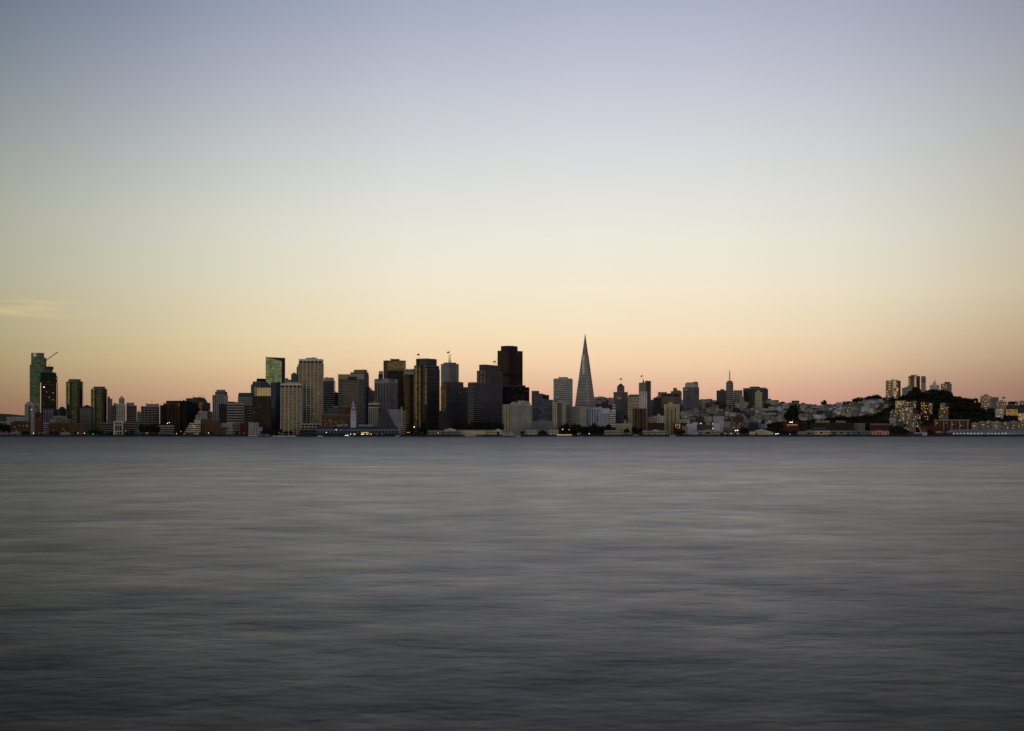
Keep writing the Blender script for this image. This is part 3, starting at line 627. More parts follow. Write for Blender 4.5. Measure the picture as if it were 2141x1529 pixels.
# tower with pyramid roof and pink lit windows
o = T('office_tower', 'pale tower with pink lit windows and dark pyramid roof', 'office tower', 532, None, 569, 810, 3150, b=37, phi=R(9))
full(o, wall='cream', glz='amber', style='grid', nx=12, ny=10, pw=.5, fh=4.2, wf=.5)
MB().box(o.X0, lx(o, 537.5), o.Y0-.8, o.Y0+1, 0, o.H-.2).build('corner_pier', wl('pale'), o.root)
hip(o, o.H, hz(o, 796), 'slate', .1, u=(.25, 1), v=(0, .8))
lit(o, [(539+c*3.3, 814+r*4) for c in range(9) for r in range(4)], 'glow', 1.5, 1.6)
o = T('office_tower', 'blue glass tower with faceted dark right face', 'office tower', 566, 577, 588, 799.5, 3060, phi=R(-37))
full(o, wall='slate', glz='blue', style='band', fh=3.8, wf=.6)
o = T('office_tower', 'dark brown gridded office tower in front of pyramid roofed tower', 'office tower', 527.5, 558, 567, 828.5, 2880, phi=R(-2))
full(o, wall='brown', glz='black', style='grid', nx=11, ny=5, pw=.35, fh=3.7, wf=.5); lit(o, [(531, 862), (545, 850)], 'dim', 1.2, 1.2)
# ziggurat with gold bands
o = T('terraced_building', 'low stepped building with white terraces glowing gold', 'building', 384, None, 419, 884.5, 2775, b=26)
for i in range(6):
    a = lx(o, 384+i*2.4); z = i*4.0
    MB().box(a, o.X1, o.Y0+i*.5, o.Y1, z, z+2.2).build('window_band', gl('gold' if i < 5 else 'dark'), o.root)
    MB().box(a-.6, o.X1+.3, o.Y0+i*.5-.6, o.Y1, z+2.2, z+4.0).build('terrace', wl('offwhite'), o.root)
lit(o, [(404, 890, 2.4), (407, 893, 2)], 'glow', h=1); pent(o, .65, .98, .3, .9, 5, 'pale', z=24)
o = T('brick_building', 'wide brown brick building with rows of arched windows', 'building', 420, None, 459.5, 877, 2790, b=26)
full(o, wall='umber', glz='black', style='grid', nx=12, ny=6, pw=.6, fh=4.2, wf=.5, crown=2.2)
simple('office_building', 'low white framed block behind dark waterfront trees', 333, None, 363, 890, 2765, wall='pale', glz='black', style='grid', nx=6, ny=4, pw=.12, fh=4.2, wf=.7, b=20)
for (lab, a, b_, c_, wk, yb) in (('small white cube building, left of the yellow green one', 462, 476, 885, 'pale', 892), ('flat white building above the yellow green one', 474, 488, 883.5, 'pale', 893), ('red brick block beside the yellow green building', 502, 516, 885, 'redbrick', 908),
        ('white house with pitched side by the ferry boats', 520, 531, 883.5, 'pale', 899), ('grey white house right of the pitched white house', 531.2, 541, 884, 'bluegrey', 899), ('low white boathouse by the ferry boats', 528, 548, 893.5, 'bluegrey', 901)):
    o = simple('small_building', lab, a, None, b_, c_, 2800 if a < 500 else 2770, wall=wk, glz='black', style='grid', nx=3, ny=3, pw=.6, fh=4.2, wf=.35, b=14)
o = simple('warehouse', 'yellow green building with arched windows on the waterfront', 487, None, 501.5, 886, 2760, wall='green', glz='black', style='grid', nx=4, ny=3, pw=.4, fh=5, wf=.65, b=18)
MB().prism([(o.X0+1.5,o.Y0+.5),(o.X1-1.5,o.Y0+.5),(o.X1-1.5,o.Y1),(o.X0+1.5,o.Y1)], o.H, o.H+2.5).build('parapet', wl('green'), o.root)
simple('warehouse', 'pale low building with dark arches left of the yellow green one', 473, None, 487, 899, 2755, wall='sand', glz='black', style='grid', nx=4, ny=3, pw=.4, fh=5, wf=.6, b=16)
simple('small_building', 'dim grey shed behind the pale low arches', 459, None, 474, 893, 2790, wall='mid', glz='black', style='band', b=16)
flagpole(317.5, 846, 834, 2965, 'bare thin flagpole on the grey gridded office slab', fl=False)
flagpole(384.5, 838, 832, 3020, 'short bare pole on the black slab roof', fl=False)
# ================================================================== centre of the skyline (photo columns 556 - 1150)
# green tapered glass tower with a slanted top
o = T('glass_skyscraper', 'pale green glass tower with slanted top and dark right face', 'skyscraper', 555.5, None, 589, 752, 3300, b=20, phi=R(7.5))
m = MB(); k = 0; X0, X1, Y0, Y1 = o.X0, o.X1, o.Y0, o.Y1; xs = lx(o, 596)
pb = [(X0,Y0),(X1,Y0),(xs,Y0+9),(xs-2,Y1),(X0,Y1)]
zt = [hz(o,746), hz(o,755), hz(o,748), hz(o,747.5), hz(o,746)]
m.v += [(p[0],p[1],0) for p in pb]+[(p[0],p[1],z) for p, z in zip(pb, zt)]
for i in range(5): j = (i+1) % 5; m.f.append((i, j, 5+j, 5+i)); m.m.append(0 if i in (0, 4, 3) else 1)
m.f.append((5,6,7,8,9)); m.m.append(1)
m.build('glass_wall', [gl('lime'), wl('dgrey')], o.root)
ed = MB().box(X0-.12, X1+.1, Y0-.14, Y0+1, 0, .8).mesh('floor_edge', gl('dgreen'))
for i in range(int((hz(o, 757))/4)): link('floor_edge', ed, o.root, (0, 0, 3+i*4))
for px in (565, 583): MB().box(lx(o, px)-.35, lx(o, px)+.35, Y0-.5, Y0+.3, 0, hz(o, 752.5)-(px-565)*.12).build('reveal', wl('dgrey'), o.root)
k = MB(); k.v += [(X0,Y0-.2,hz(o,748)),(X1,Y0-.2,hz(o,757)),(X1,Y0-.2,hz(o,755)),(X0,Y0-.2,hz(o,746)),(X0,Y0+.3,hz(o,748)),(X1,Y0+.3,hz(o,757)),(X1,Y0+.3,hz(o,755)),(X0,Y0+.3,hz(o,746))]
for q in ((0,1,2,3),(5,4,7,6),(3,2,6,7),(1,0,4,5),(1,5,6,2),(4,0,3,7)): k.f.append(q); k.m.append(0)
k.build('roof_edge', wl('pale'), o.root)
simple('office_building', 'low grey block visible between green tower and white framed towers', 594, None, 612, 794, 3250, wall='grey', style='plain', b=20)
o = simple('office_tower', 'dark narrow windowed tower behind the tallest white framed tower', 609, None, 626, 782, 3250, wall='mid', glz='blue', style='fins', nx=4, ny=4, b=20)
o = simple('office_tower', 'slender green glass stepped tower peeping left of white framed tower', 620, None, 630, 768, 3400, wall='grey', glz='green', style='band', b=18)
sub(o, .25, 1, 0, 1, o.H, hz(o, 762), wall='grey', glz='green', style='band')
# two white framed towers and their podium
def framed(label, x0, xc, x1, yt, D, nbx, yl, phi):
    o = T('office_tower', label, 'office tower', x0, xc, x1, yt, D, phi=phi, b=32)
    block(o, o.X0, o.X1, o.Y0, o.Y1, 0, hz(o, yl+4), wall='offwhite', glz='ochre', style='grid', nx=nbx, ny=5, pw=.20, fh=3.62, wf=.74, crown=0, pr=.8)
    MB().box(o.X0+.5, o.X1-.5, o.Y0+.6, o.Y1-.6, hz(o, yl+4)+.01, hz(o, yl)).build('louvre_floor', wl('black'), o.root)
    m = MB()
    for i in range(nbx+1):
        c = o.X0+o.a*i/nbx; m.box(max(o.X0, c-.9), min(o.X1, c+.9), o.Y0-1, o.Y0+.55, hz(o, yl+4)+.01, hz(o, yl)-.01)
    m.build('corner_pier', wl('offwhite'), o.root)
    MB().box(o.X0-.3, o.X1+.3, o.Y0-1.1, o.Y1+.3, hz(o, yl), o.H).build('parapet', wl('white'), o.root)
    return o
o = framed('tallest white framed tower with golden windows in a grid', 625, 673.5, 677, 751, 3000, 6, 755, R(3))
pent(o, .28, .74, .2, .8, 3, 'pale'); mast(o, .74, .3, 7, n=2, gap=1.5, r=.2); lit(o, [(667, 824), (646, 848)], 'glow', 1, 1)
o = framed('shorter white framed tower with golden windows in a grid', 587, 629, 638, 802, 2880, 5, 806, R(3))
pent(o, .32, .85, .2, .8, 3.5, 'sand')
o = simple('podium_building', 'low white framed podium joining the two white framed towers', 629.5, None, 669, 886, 2872, wall='offwhite', glz='black', style='grid', nx=5, ny=4, pw=.12, fh=6, wf=.7, b=26, crown=1.2, pr=.9)
o = T('office_tower', 'dark horizontally banded tower right of the tallest white framed tower', 'office tower', 676, 698, 701, 796, 3120, phi=R(-1))
full(o, wall='grey', glz='black', style='band', fh=4.2, wf=.6, crown=1.5); pent(o, .05, .9, .1, .8, 6.5, 'pale')
o = simple('office_building', 'black low block in the gap beside the banded tower', 700, None, 708, 821, 3150, wall='dgrey', glz='black', style='band', b=20)
# stripe-cornered gold tower and the blank one behind
o = T('office_tower', 'tower with pale crown, gold gridded centre and striped corners', 'office tower', 707, None, 761, 783, 3000, b=36, phi=R(6.6))
full(o, wall='grey', glz='black', style='band', fh=3.9, wf=.55, h=hz(o, 793))
block(o, lx(o, 718), lx(o, 751), o.Y0-2, o.Y0+.5, 0, hz(o, 793), wall='tan', glz='black', style='grid', nx=11, ny=2, pw=.42, fh=3.9, wf=.55, wn='centre_wall')
MB().box(o.X0-.2, o.X1+.2, o.Y0-2.2, o.Y1+.2, hz(o, 793)+.02, o.H).build('crown', wl('sand'), o.root)
MB().box(lx(o, 727), lx(o, 746), o.Y0-2.6, o.Y0, hz(o, 795), hz(o, 788)).build('crown_notch', wl('slate'), o.root)
o = T('office_tower', 'plain brown grey tower with stepped top behind the gold gridded one', 'office tower', 727, 761, 771, 781, 3200, phi=R(-18))
full(o, wall='mauve', glz='dark', style='grid', nx=8, ny=6, pw=.6, fh=3.9, wf=.4, h=hz(o, 783))
sub(o, .15, 1, .05, .95, hz(o, 783), hz(o, 778), wall='mauve', style='plain'); sub(o, .36, .98, .05, .72, hz(o, 778), hz(o, 773), wall='mauve', style='plain')
simple('office_tower', 'narrow mauve slab lower at the right of the stepped brown tower', 770, None, 775.5, 811, 3210, wall='mauve', glz='black', style='band', b=16)
o = simple('office_building', 'pale small block between mauve slab and bank tower', 775, None, 783, 817, 3250, wall='grey', glz='black', style='grid', nx=3, ny=3, b=18)
o = simple('glass_tower', 'far pale blue glass block left of the gold topped tower', 792, None, 801, 776, 3600, wall='bluewhite', glz='grey', style='band', b=20)
sub(o, -.1, 1, -.6, -.05, 0, hz(o, 783), wall='slate', style='plain')
# finned bank tower with red logo
o = T('bank_tower', 'white finned tower with a red and dark sign at its crown', 'office tower', 783, 812, 831, 792, 3100, phi=R(-24))
full(o, wall='pale', glz='black', style='fins', nx=9, ny=8, pw=.5, crown=9, pr=.3)
sg = MB().prism([(-1.4,-.1),(2.0,-.1),(2.0,.1),(-1.4,.1)], -.3, 3.6).build('red_emblem', mat('sign_red', (.45,.03,.03), .6), o.root, (lx(o, 789.5), o.Y0-1.1, hz(o, 795.6)))
lettering('sign_text', 'bank', 5.2, .12, wl('black'), o.root, (lx(o, 792.5), o.Y0-1.1, hz(o, 795.6)), (R(90), 0, 0))
y0 = ly(o, 817); MB().box(o.X1+.75, o.X1+.95, y0, y0+3, hz(o, 795.8), hz(o, 792.6)).build('red_emblem', mat('sign_red', (.45,.03,.03), .6), o.root)
lettering('sign_text', 'bank', 5.2, .12, wl('black'), o.root, (o.X1+1.0, y0+4.5, hz(o, 795.6)), (R(90), 0, R(90)))
# hexagonal gold topped tower
o = T('office_tower', 'six sided dark tower whose top glows gold', 'office tower', 802, None, 848.5, 754, 3350, b=40)
ax = [lx(o, 802), lx(o, 809), lx(o, 844), lx(o, 848.5)]
hexa = lambda g: [(ax[0]-g, o.Y0+14), (ax[1]-g*.4, o.Y0-g), (ax[2]+g*.4, o.Y0-g), (ax[3]+g, o.Y0+14), (ax[2], o.Y1), (ax[1], o.Y1)]
MB().prism(hexa(0), 0, hz(o, 775)).build('wall', gl('black'), o.root)
MB().prism(hexa(.15), hz(o, 775)+.01, o.H-2).build('upper_glass', gl('gold'), o.root)
MB().prism(hexa(.4), o.H-2, o.H).build('parapet', wl('umber'), o.root)
MB().prism([(ax[0]-.5, o.Y0+14),(ax[0]-.5, o.Y0+13.2),(ax[1]+.2, o.Y0-.9),(ax[1]+.9, o.Y0-.6),(ax[0]+.5, o.Y0+14.2)], 0, o.H+.2).build('corner_pier', wl('umber'), o.root)
pent(o, .32, .72, .3, .7, 4, 'brown'); mast(o, .32, .3, 6, n=2, gap=18, r=.4)
# brownish banded tower behind
o = T('office_tower', 'tower with pale crown and gold banded wall beside tiered tower', 'office tower', 846, None, 868, 778.5, 3050, b=26, phi=R(7))
full(o, wall='brown', glz='bronze', style='band', fh=3.8, wf=.55, h=hz(o, 783)); MB().box(o.X0-.2, o.X1+.2, o.Y0-.2, o.Y1+.2, hz(o, 783)+.01, o.H).build('crown', wl('pale'), o.root)
pent(o, .15, .9, .2, .9, 6.5, 'grey')
# waterfront hotel with sloping atrium
o = T('hotel', 'hotel with sloping atrium wall and a round rooftop restaurant', 'hotel', 770, None, 848, 848, 2860, b=40)
MB().box(lx(o, 770), lx(o, 793), o.Y0-1, o.Y1, hz(o, 847), hz(o, 843)).build('roof_slab', wl('offwhite'), o.root)
MB().box(lx(o, 793)+.02, lx(o, 808), o.Y0+3, o.Y1, hz(o, 847), hz(o, 843.5)).build('roof_slab', wl('mid'), o.root)
MB().box(lx(o, 771.5), lx(o, 792), o.Y0+.2, o.Y1, hz(o, 851)+.01, hz(o, 847)-.01).build('window_band', gl('black'), o.root)
MB().box(lx(o, 770.5), lx(o, 793), o.Y0-.8, o.Y1, hz(o, 853), hz(o, 851)).build('roof_slab', wl('offwhite'), o.root)
block(o, lx(o, 771), lx(o, 790), o.Y0, o.Y1, 0, hz(o, 853)-.02, wall='conc', glz='black', style='fins', nx=5, ny=6, pw=.6, crown=1, pr=.9)
MB().cyl(lx(o, 783.5), 0, 5.5, 5.5, hz(o, 843)+.01, hz(o, 840), 14).cyl(lx(o, 783.5), 0, 4.2, 2.5, hz(o, 840), hz(o, 837.5), 14).build('round_restaurant', wl('green'), o.root)
m = MB(); zt = hz(o, 856); x1_, x2_ = lx(o, 790)+.05, lx(o, 839)
m.v += [(x1_,o.Y0-16,0),(x2_,o.Y0-16,0),(x2_,o.Y0+8,zt),(x1_,o.Y0+8,zt),(x1_,o.Y1,0),(x2_,o.Y1,0),(x2_,o.Y1,zt),(x1_,o.Y1,zt)]
for q in ((0,1,2,3),(3,2,6,7),(1,5,6,2),(4,0,3,7),(5,4,7,6)): m.f.append(q); m.m.append(0)
m.build('sloping_wall', wl('dgrey'), o.root)
m = MB(); n = 15
for i in range(n):
    f_ = i/n; m.box(x1_+.3, lx(o, 812)+(lx(o, 834)-lx(o, 812))*(1-f_), o.Y0-16+24*f_-.5, o.Y0-16+24*f_+.6, zt*f_, zt*f_+1.1)
m.build('terrace_rails', wl('mid'), o.root)
m = MB(); m.v += [(lx(o, 808), o.Y0+7.6, zt), (lx(o, 839), o.Y0+7.6, zt), (lx(o, 838), o.Y0-16.6, 1), (lx(o, 836.5), o.Y0-16.6, 1)]
m.v += [(v[0], v[1]+1.2, v[2]) for v in m.v[:4]]
for q in ((3,2,1,0),(4,5,6,7),(0,1,5,4),(1,2,6,5),(2,3,7,6),(3,0,4,7)): m.f.append(q); m.m.append(0)
m.build('concrete_fin', wl('grey'), o.root)
block(o, lx(o, 841), lx(o, 848), o.Y0-6, o.Y1, 0, hz(o, 860), wall='pale', glz='black', style='band', fh=4, wf=.6, wn='end_wall')
MB().box(lx(o, 838.2), lx(o, 842), o.Y0-7, o.Y0+4, 0, hz(o, 851)).build('stair_tower', wl('conc'), o.root)
# brick building with cupola tower behind the clock tower
o = T('brick_building', 'brown brick block with rooftop pavilion left of the clock tower', 'building', 670, None, 733, 868, 2790, b=34)
full(o, wall='umber', glz='black', style='grid', nx=16, ny=8, pw=.62, fh=4.3, wf=.45, crown=3)
MB().box(o.X0-.5, o.X1+.5, o.Y0-.8, o.Y1, o.H, o.H+1.1).build('cornice', wl('tan'), o.root)
MB().box(lx(o, 670)-.8, lx(o, 672.5), o.Y0-1.2, o.Y0+3, 0, hz(o, 864.5)).build('corner_tower', wl('tan'), o.root)
sub(o, .58, .81, .2, .8, o.H+1.1, hz(o, 856), wall='umber', glz='black', style='grid', nx=4, ny=3, pw=.5, wn='pavilion')
rlit(o, 14, 674, 730, 878, 892, 'dim', 1.2, 1.2, 9)
o = simple('office_building', 'grey stepped roofs behind the brick block', 675, None, 708, 862, 2960, wall='mid', style='plain', b=24)
pent(o, .35, .98, .1, .9, 9, 'mid'); pent(o, .65, .95, .2, .8, 12.5, 'grey')
simple('office_building', 'wide tan slab behind the rooftop pavilion', 708, None, 736, 850.5, 2900, wall='umber', glz='black', style='band', fh=4, b=20)
o = T('office_tower', 'old stone tower topped by a round cupola behind the white clock', 'tower', 733, None, 744.5, 846, 2950, b=12)
full(o, wall='tan', glz='black', style='grid', nx=3, ny=3, pw=.5)
dome(o, .5, .5, 5.0, o.H, hz(o, 837.5), 'slate', 14); MB().cyl((o.X0+o.X1)/2, 0, 5.6, 5.6, o.H-1, o.H+.8, 14).build('cornice', wl('tan'), o.root); mast(o, .5, .5, 4, z=hz(o, 838))
# ferry terminal with its clock tower and roof letters
D_ = 2740
o = T('ferry_terminal', 'long low ferry terminal with arcade of arches and grey roof', 'ferry terminal', 662, None, 833, 898, D_, b=22)
full(o, wall='steelblue', style='plain', h=hz(o, 897.5))
m = MB(); m.gable(o.X0+1, o.X1-1, o.Y0-.8, o.Y1+.8, hz(o, 897.5)+.01, hz(o, 891.5), axis='x').build('roof', wl('slate'), o.root)
n = 24
for i in range(n):
    c = o.X0+o.a*(i+.5)/n; hw = o.a/n*.36; pts = [(-hw, -2.6), (hw, -2.6)]+[(hw*math.cos(math.pi*j/8), hw*math.sin(math.pi*j/8)*.9) for j in range(9)]
    k = MB(); L_ = len(pts); k.v += [(p[0], -.12, p[1]) for p in pts]+[(p[0], .3, p[1]) for p in pts]
    k.f.append(tuple(range(L_))); k.m.append(0)
    for j in range(L_): jj = (j+1) % L_; k.f.append((jj, j, L_+j, L_+jj)); k.m.append(0)
    if i == 0: am = k.mesh('arch_window', gl('black'))
    link('arch_window', am, o.root, (c, o.Y0, hz(o, 903)))
MB().box(o.X0-1, o.X1+1, o.Y0-5, o.Y0-.3, hz(o, 906.5), hz(o, 905.6)).build('canopy', wl('steelblue'), o.root)
MB().box(o.X0, o.X1, o.Y0-.2, o.Y0+.5, 0, hz(o, 906.8)).build('ground_floor', gl('black'), o.root)
for px, k_, w_ in ((703, 'yellow', 2.6), (713, 'dim', 1.6), (760, 'glow', 8), (767, 'glow', 7)):
    MB().box(lx(o, px)-w_/2, lx(o, px)+w_/2, o.Y0-.5, o.Y0-.13, hz(o, 905.3 if px > 750 else 900), hz(o, 903.9 if px > 750 else 898.2)).build('lit_window', em(k_), o.root)
for px, k_, w_ in ((733, 'white', 1.6), (739.5, 'yellow', 2.4), (742, 'white', 1.6), (757, 'white', 3.6), (760, 'white', 1.6), (767, 'white', 2), (772, 'yellow', 2), (776, 'white', 1), (799, 'dim', 2), (787, 'dim', 2)):
    MB().box(lx(o, px)-w_/2, lx(o, px)+w_/2, o.Y0-5.6, o.Y0-5.2, hz(o, 908.7), hz(o, 907.5)).build('lit_window', em(k_), o.root)
for txt, xa, wpx in (('PORT OF', 704, 23), ('SAN FRANCISCO', 750, 29)):
    lettering('roof_letters', txt, 4.6, .2, mat('letters', (.85,.85,.85), .6), o.root, (lx(o, xa), o.Y0+2, hz(o, 891.6)), (R(90), 0, 0), lx(o, xa+wpx)-lx(o, xa))
o = T('clock_tower', 'slim white clock tower rising from the long ferry terminal', 'clock tower', 733, None, 744.3, 861, 2737, b=9.5)
MB().box(o.X0, o.X1, o.Y0, o.Y1, 0, o.H).box(o.X0-.4, o.X1+.4, o.Y0-.4, o.Y1+.4, o.H-.6, o.H+.5).build('shaft', wl('bluewhite'), o.root)
c = (o.X0+o.X1)/2
f = MB(); ring = [(3.1*math.cos(2*math.pi*i/20), 3.1*math.sin(2*math.pi*i/20)) for i in range(20)]
f.v += [(c+p[0], o.Y0-.35, p[1]+hz(o, 877.5)) for p in ring]+[(c+p[0], o.Y0+.1, p[1]+hz(o, 877.5)) for p in ring]
f.f.append(tuple(range(20))); f.m.append(0)
for i in range(20): j = (i+1) % 20; f.f.append((j, i, 20+i, 20+j)); f.m.append(0)
cf = f.build('clock_face', wl('pale'), o.root)
MB().box(c-.18, c+.18, o.Y0-.5, o.Y0-.36, hz(o, 877.5), hz(o, 877.5)+2.6).box(c, c+1.7, o.Y0-.5, o.Y0-.36, hz(o, 877.5)-.18, hz(o, 877.5)+.18).build('clock_hands', wl('black'), cf)
for py in (865.5, 871, 884, 888.5):
    for dx in (-2.6, 2.6): MB().box(c+dx-.5, c+dx+.5, o.Y0-.1, o.Y0+.2, hz(o, py+1), hz(o, py-1)).build('window', gl('black'), o.root)
for (hw, ya, yb) in ((3.9, 860.5, 852.5), (2.8, 852.5, 846), (1.7, 846, 842)):
    MB().box(c-hw, c+hw, -hw, hw, hz(o, ya)+.01, hz(o, yb)).box(c-hw-.4, c+hw+.4, -hw-.4, hw+.4, hz(o, yb)-.5, hz(o, yb)).build('upper_stage', wl('bluewhite'), o.root)
    for dx in (-hw*.45, hw*.45): MB().box(c+dx-hw*.22, c+dx+hw*.22, -hw-.12, -hw+.2, hz(o, ya-1.5), hz(o, yb+1.6)).build('belfry_opening', gl('black'), o.root)
MB().cyl(c, 0, 1.2, .15, hz(o, 842), hz(o, 838), 8).tube((c,0,hz(o, 839)), (c,0,hz(o, 835)), .15).build('lantern', wl('white'), o.root)
o = simple('terminal_annex', 'low dark annex left of the ferry terminal arcade', 627, None, 661.5, 898.5, 2745, wall='slate', glz='black', style='band', fh=4, b=20)
# ---- four stepped slab towers and their neighbours
def slab_tower(label, x0, xc, x1, ytop, D, steps, seed, gold='gold'):
    """steps: list of (u0, u1, v0, v1, ytop) masses"""
    o = T('office_tower', label, 'office tower', x0, xc, x1, ytop, D)
    for i, (u0, u1, v0, v1, yt) in enumerate(steps):
        zb = 0 if i == 0 else hz(o, steps[i-1][4])-.5
        block(o, o.X0+o.a*u0+i*.02, o.X0+o.a*u1-i*.3, o.Y0+o.b*v0+i*.3, o.Y0+o.b*v1, zb, hz(o, yt), wall='granite', glz='black', style='band', fh=3.9, wf=.42, crown=1.2 if i == 0 else 2.5, wn='wall' if i == 0 else 'upper_stage')
    return o
o = slab_tower('tallest of the four stepped dark slabs, gold on its left face', 864.3, 893, 919.5, 749, 2950, [(0,1,0,1,770.5),(.05,1,0,.96,763.5),(.18,1,.0,.78,749.5)], 1)
def gold_strip(o, ps, yt, yb, k='gold'):
    for (a, b_) in ps:
        MB().box(lx(o, a), lx(o, b_), o.Y0-.55, o.Y0+o.b*.1, hz(o, yb), hz(o, yt)).build('window_strip', gl(k), o.root)  # warm reflected dawn on the left face is put into the glass tint
gold_strip(o, [(867.3, 872.8), (876, 879.2)], 764, 893, 'gold'); gold_strip(o, [(889, 892.6)], 771, 893, 'gold')
MB().box(lx(o, 873.2), lx(o, 875.5), o.Y0-.5, o.Y0+3, 0, hz(o, 752)).build('shadow_joint', gl('black'), o.root)
MB().box(lx(o, 880), lx(o, 884.5), o.Y0-.4, o.Y0+3, 0, hz(o, 762)).build('shadow_joint', gl('black'), o.root)
MB().box(lx(o, 886.6), lx(o, 888.4), o.Y0-.4, o.Y0+3, 0, hz(o, 762)).build('shadow_joint', gl('dark'), o.root)
simple('office_building', 'dark banded low block in the slot between two stepped slabs', 917, None, 935, 859, 2870, wall='dgrey', glz='black', style='band', b=20)
flagpole(877, 750, 739, 2960, 'flagpole with flag on the tallest stepped slab', (.05,.04,.03), w=5)
flagpole(940, 757, 734.5, 3370, 'flagpole with flag between the two thin spires', (.05,.04,.03), w=6)
flagpole(1036, 763, 754, 3030, 'flagpole with flag left of the brown skyscraper', (.05,.04,.03), w=4)
flagpole(1031, 763, 749, 3040, 'bare pole left of the flag by brown skyscraper', fl=False)
flagpole(1038.5, 763, 748, 3035, 'bare pole touching the brown skyscraper edge', fl=False)
# twin-masted hotel tower
o = T('office_tower', 'grey faceted tower carrying two tall thin spires', 'office tower', 922, 940, 959, 760.5, 3350, phi=R(-40))
full(o, wall='pale', glz='dark', style='grid', nx=8, ny=8, pw=.5, fh=4.1, wf=.5)
sub(o, .3, 1.02, -.02, .72, o.H-60, hz(o, 758), wall='grey', style='plain')
o2 = [(938.6, 0), (942.2, 0)]
for px, _ in o2:
    d_ = 3378.; w_ = o.root.matrix_basis.inverted() @ Vector((WX(px, d_), d_, 0))
    MB().tube((w_.x, w_.y, o.H-2), (w_.x, w_.y, hz(o, 752)), 1.1, 6, 0, .9).tube((w_.x, w_.y, hz(o, 752)), (w_.x, w_.y, hz(o, 739)), .7, 6, 0, .3).build('spire', wl('mid'), o.root)
o = slab_tower('second stepped dark slab, orange dawn glow on its left face', 921, 934, 980, 797, 2900, [(0,1,0,1,807.5),(.3,1,0,.76,797.3)], 2)
gold_strip(o, [(922, 927.5), (929, 933.5)], 808, 858, 'bronze'); rlit(o, 7, 955, 978, 805, 830, 'dim', .9, .8, 3)
o = slab_tower('third stepped dark slab with plain dark left corner', 978, 990, 1027, 799, 2880, [(0,1,0,1,801.5),(.05,1,0,.96,799.3)], 3)
rlit(o, 6, 992, 1024, 806, 850, 'dim', .9, .8, 4)
o = slab_tower('fourth stepped dark slab rising behind the third one', 997, 1015, 1051, 762, 3000, [(0,1,0,1,775),(.26,1,0,.80,762.3)], 4)
gold_strip(o, [(999, 1001.5), (1005, 1007.5), (1012.5, 1014.6)], 776, 830, 'gold')
# brown stepped skyscraper
o = T('skyscraper', 'tallest dark reddish brown skyscraper with notched top', 'skyscraper', 1040.5, 1063, 1092.5, 731.5, 3250, phi=R(-38))
full(o, wall='darkred', glz='bronze', style='fins', nx=10, ny=12, pw=.62, crown=1, h=hz(o, 732.5), pr=.5)
for z in (hz(o, 783.5), ):
    m = MB(); e = .95
    for i in range(16):
        x_ = o.X0+o.a*(i+.5)/16; m.box(x_-.8, x_+.8, o.Y0-e, o.Y0+.1, z-4, z+2)
        y_ = o.Y0+o.b*(i+.5)/16; m.box(o.X1-.1, o.X1+e, y_-.8, y_+.8, z-4, z+2)
    m.build('louvre_floor', wl('black'), o.root)
MB().box(o.X0+o.a*.28, o.X1-.5, o.Y0+1, o.Y0+o.b*.66, hz(o, 732.5)+.02, hz(o, 723)).build('upper_stage', wl('darkred'), o.root)
m = MB()
for i in range(5): m.box(o.X0+o.a*(.4+i*.1), o.X0+o.a*(.43+i*.1), 0, 1, hz(o, 723), hz(o, 721.5))
m.build('rooftop_vents', wl('black'), o.root)
lit(o, [(1045, 735), (1082, 737), (1087, 742)], 'dim', 1, 1)
o = T('office_tower', 'wide black office tower at the foot of the brown skyscraper', 'office tower', 1051, 1055, 1114.5, 809, 3080, phi=R(-62), b=60)
full(o, wall='black', glz='black', style='grid', nx=4, ny=22, pw=.35, fh=4, wf=.6)
sub(o, .1, .95, .2, .85, o.H, hz(o, 805), wall='dgrey', style='plain'); rlit(o, 16, 1070, 1112, 812, 842, 'dim', .9, .8, 6)
o = T('apartment_tower', 'white apartment slab with side light painted on its left face beside the marina boats', 'apartment building', 1052, 1069, 1112.5, 846, 2860, phi=R(-45))
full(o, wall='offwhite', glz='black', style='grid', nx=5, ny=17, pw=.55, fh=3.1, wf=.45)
block(o, o.X0-.2, o.X1+.2, o.Y0-1.4, o.Y0-.6, 0, o.H+.5, wall='sand', glz='black', style='grid', nx=3, ny=1, pw=.72, fh=3.1, wf=.5, wn='painted_light_end_wall')  # warm side light on this face is put into the panel's colour
pent(o, .1, .9, .35, .55, 4.5, 'offwhite'); pent(o, .2, .9, .62, .85, 8, 'pale'); pent(o, .1, .8, .86, .99, 5, 'offwhite')
sub(o, .2, .85, .25, .4, o.H, o.H+3, wall='sand', style='plain'); rlit(o, 3, 1056, 1066, 850, 895, 'dim', 1, 1, 3)
o = T('office_tower', 'pale stepped tower at the right end of the black office block', 'office tower', 1112, None, 1127, 817.5, 3150, b=20)
full(o, wall='mauve', glz='dark', style='grid', nx=4, ny=5, pw=.5); sub(o, 1.02, 1.5, .1, .9, 0, hz(o, 823), wall='mauve', style='plain')
simple('office_building', 'blue grey glass block in front of the pale stepped tower', 1115, None, 1127, 853, 2950, wall='slate', glz='blue', style='band', b=20)
o = simple('office_building', 'wide dark blue glass building with pale vertical fins', 1127, None, 1156, 836, 3000, wall='mid', glz='blue', style='fins', nx=5, ny=6, pw=.15, b=30)
o = simple('office_tower', 'black flat topped tower behind the finned blue building', 1128, None, 1148, 826, 3200, wall='black', glz='black', style='band', b=24); lit(o, [(1132, 833), (1131, 836)], 'dim', 1, 1)
simple('apartment_building', 'grey terraced apartments below the blue finned building', 1112, None, 1156, 880.5, 2830, wall='grey', glz='black', style='grid', nx=12, ny=4, pw=.5, fh=3.3, b=24)
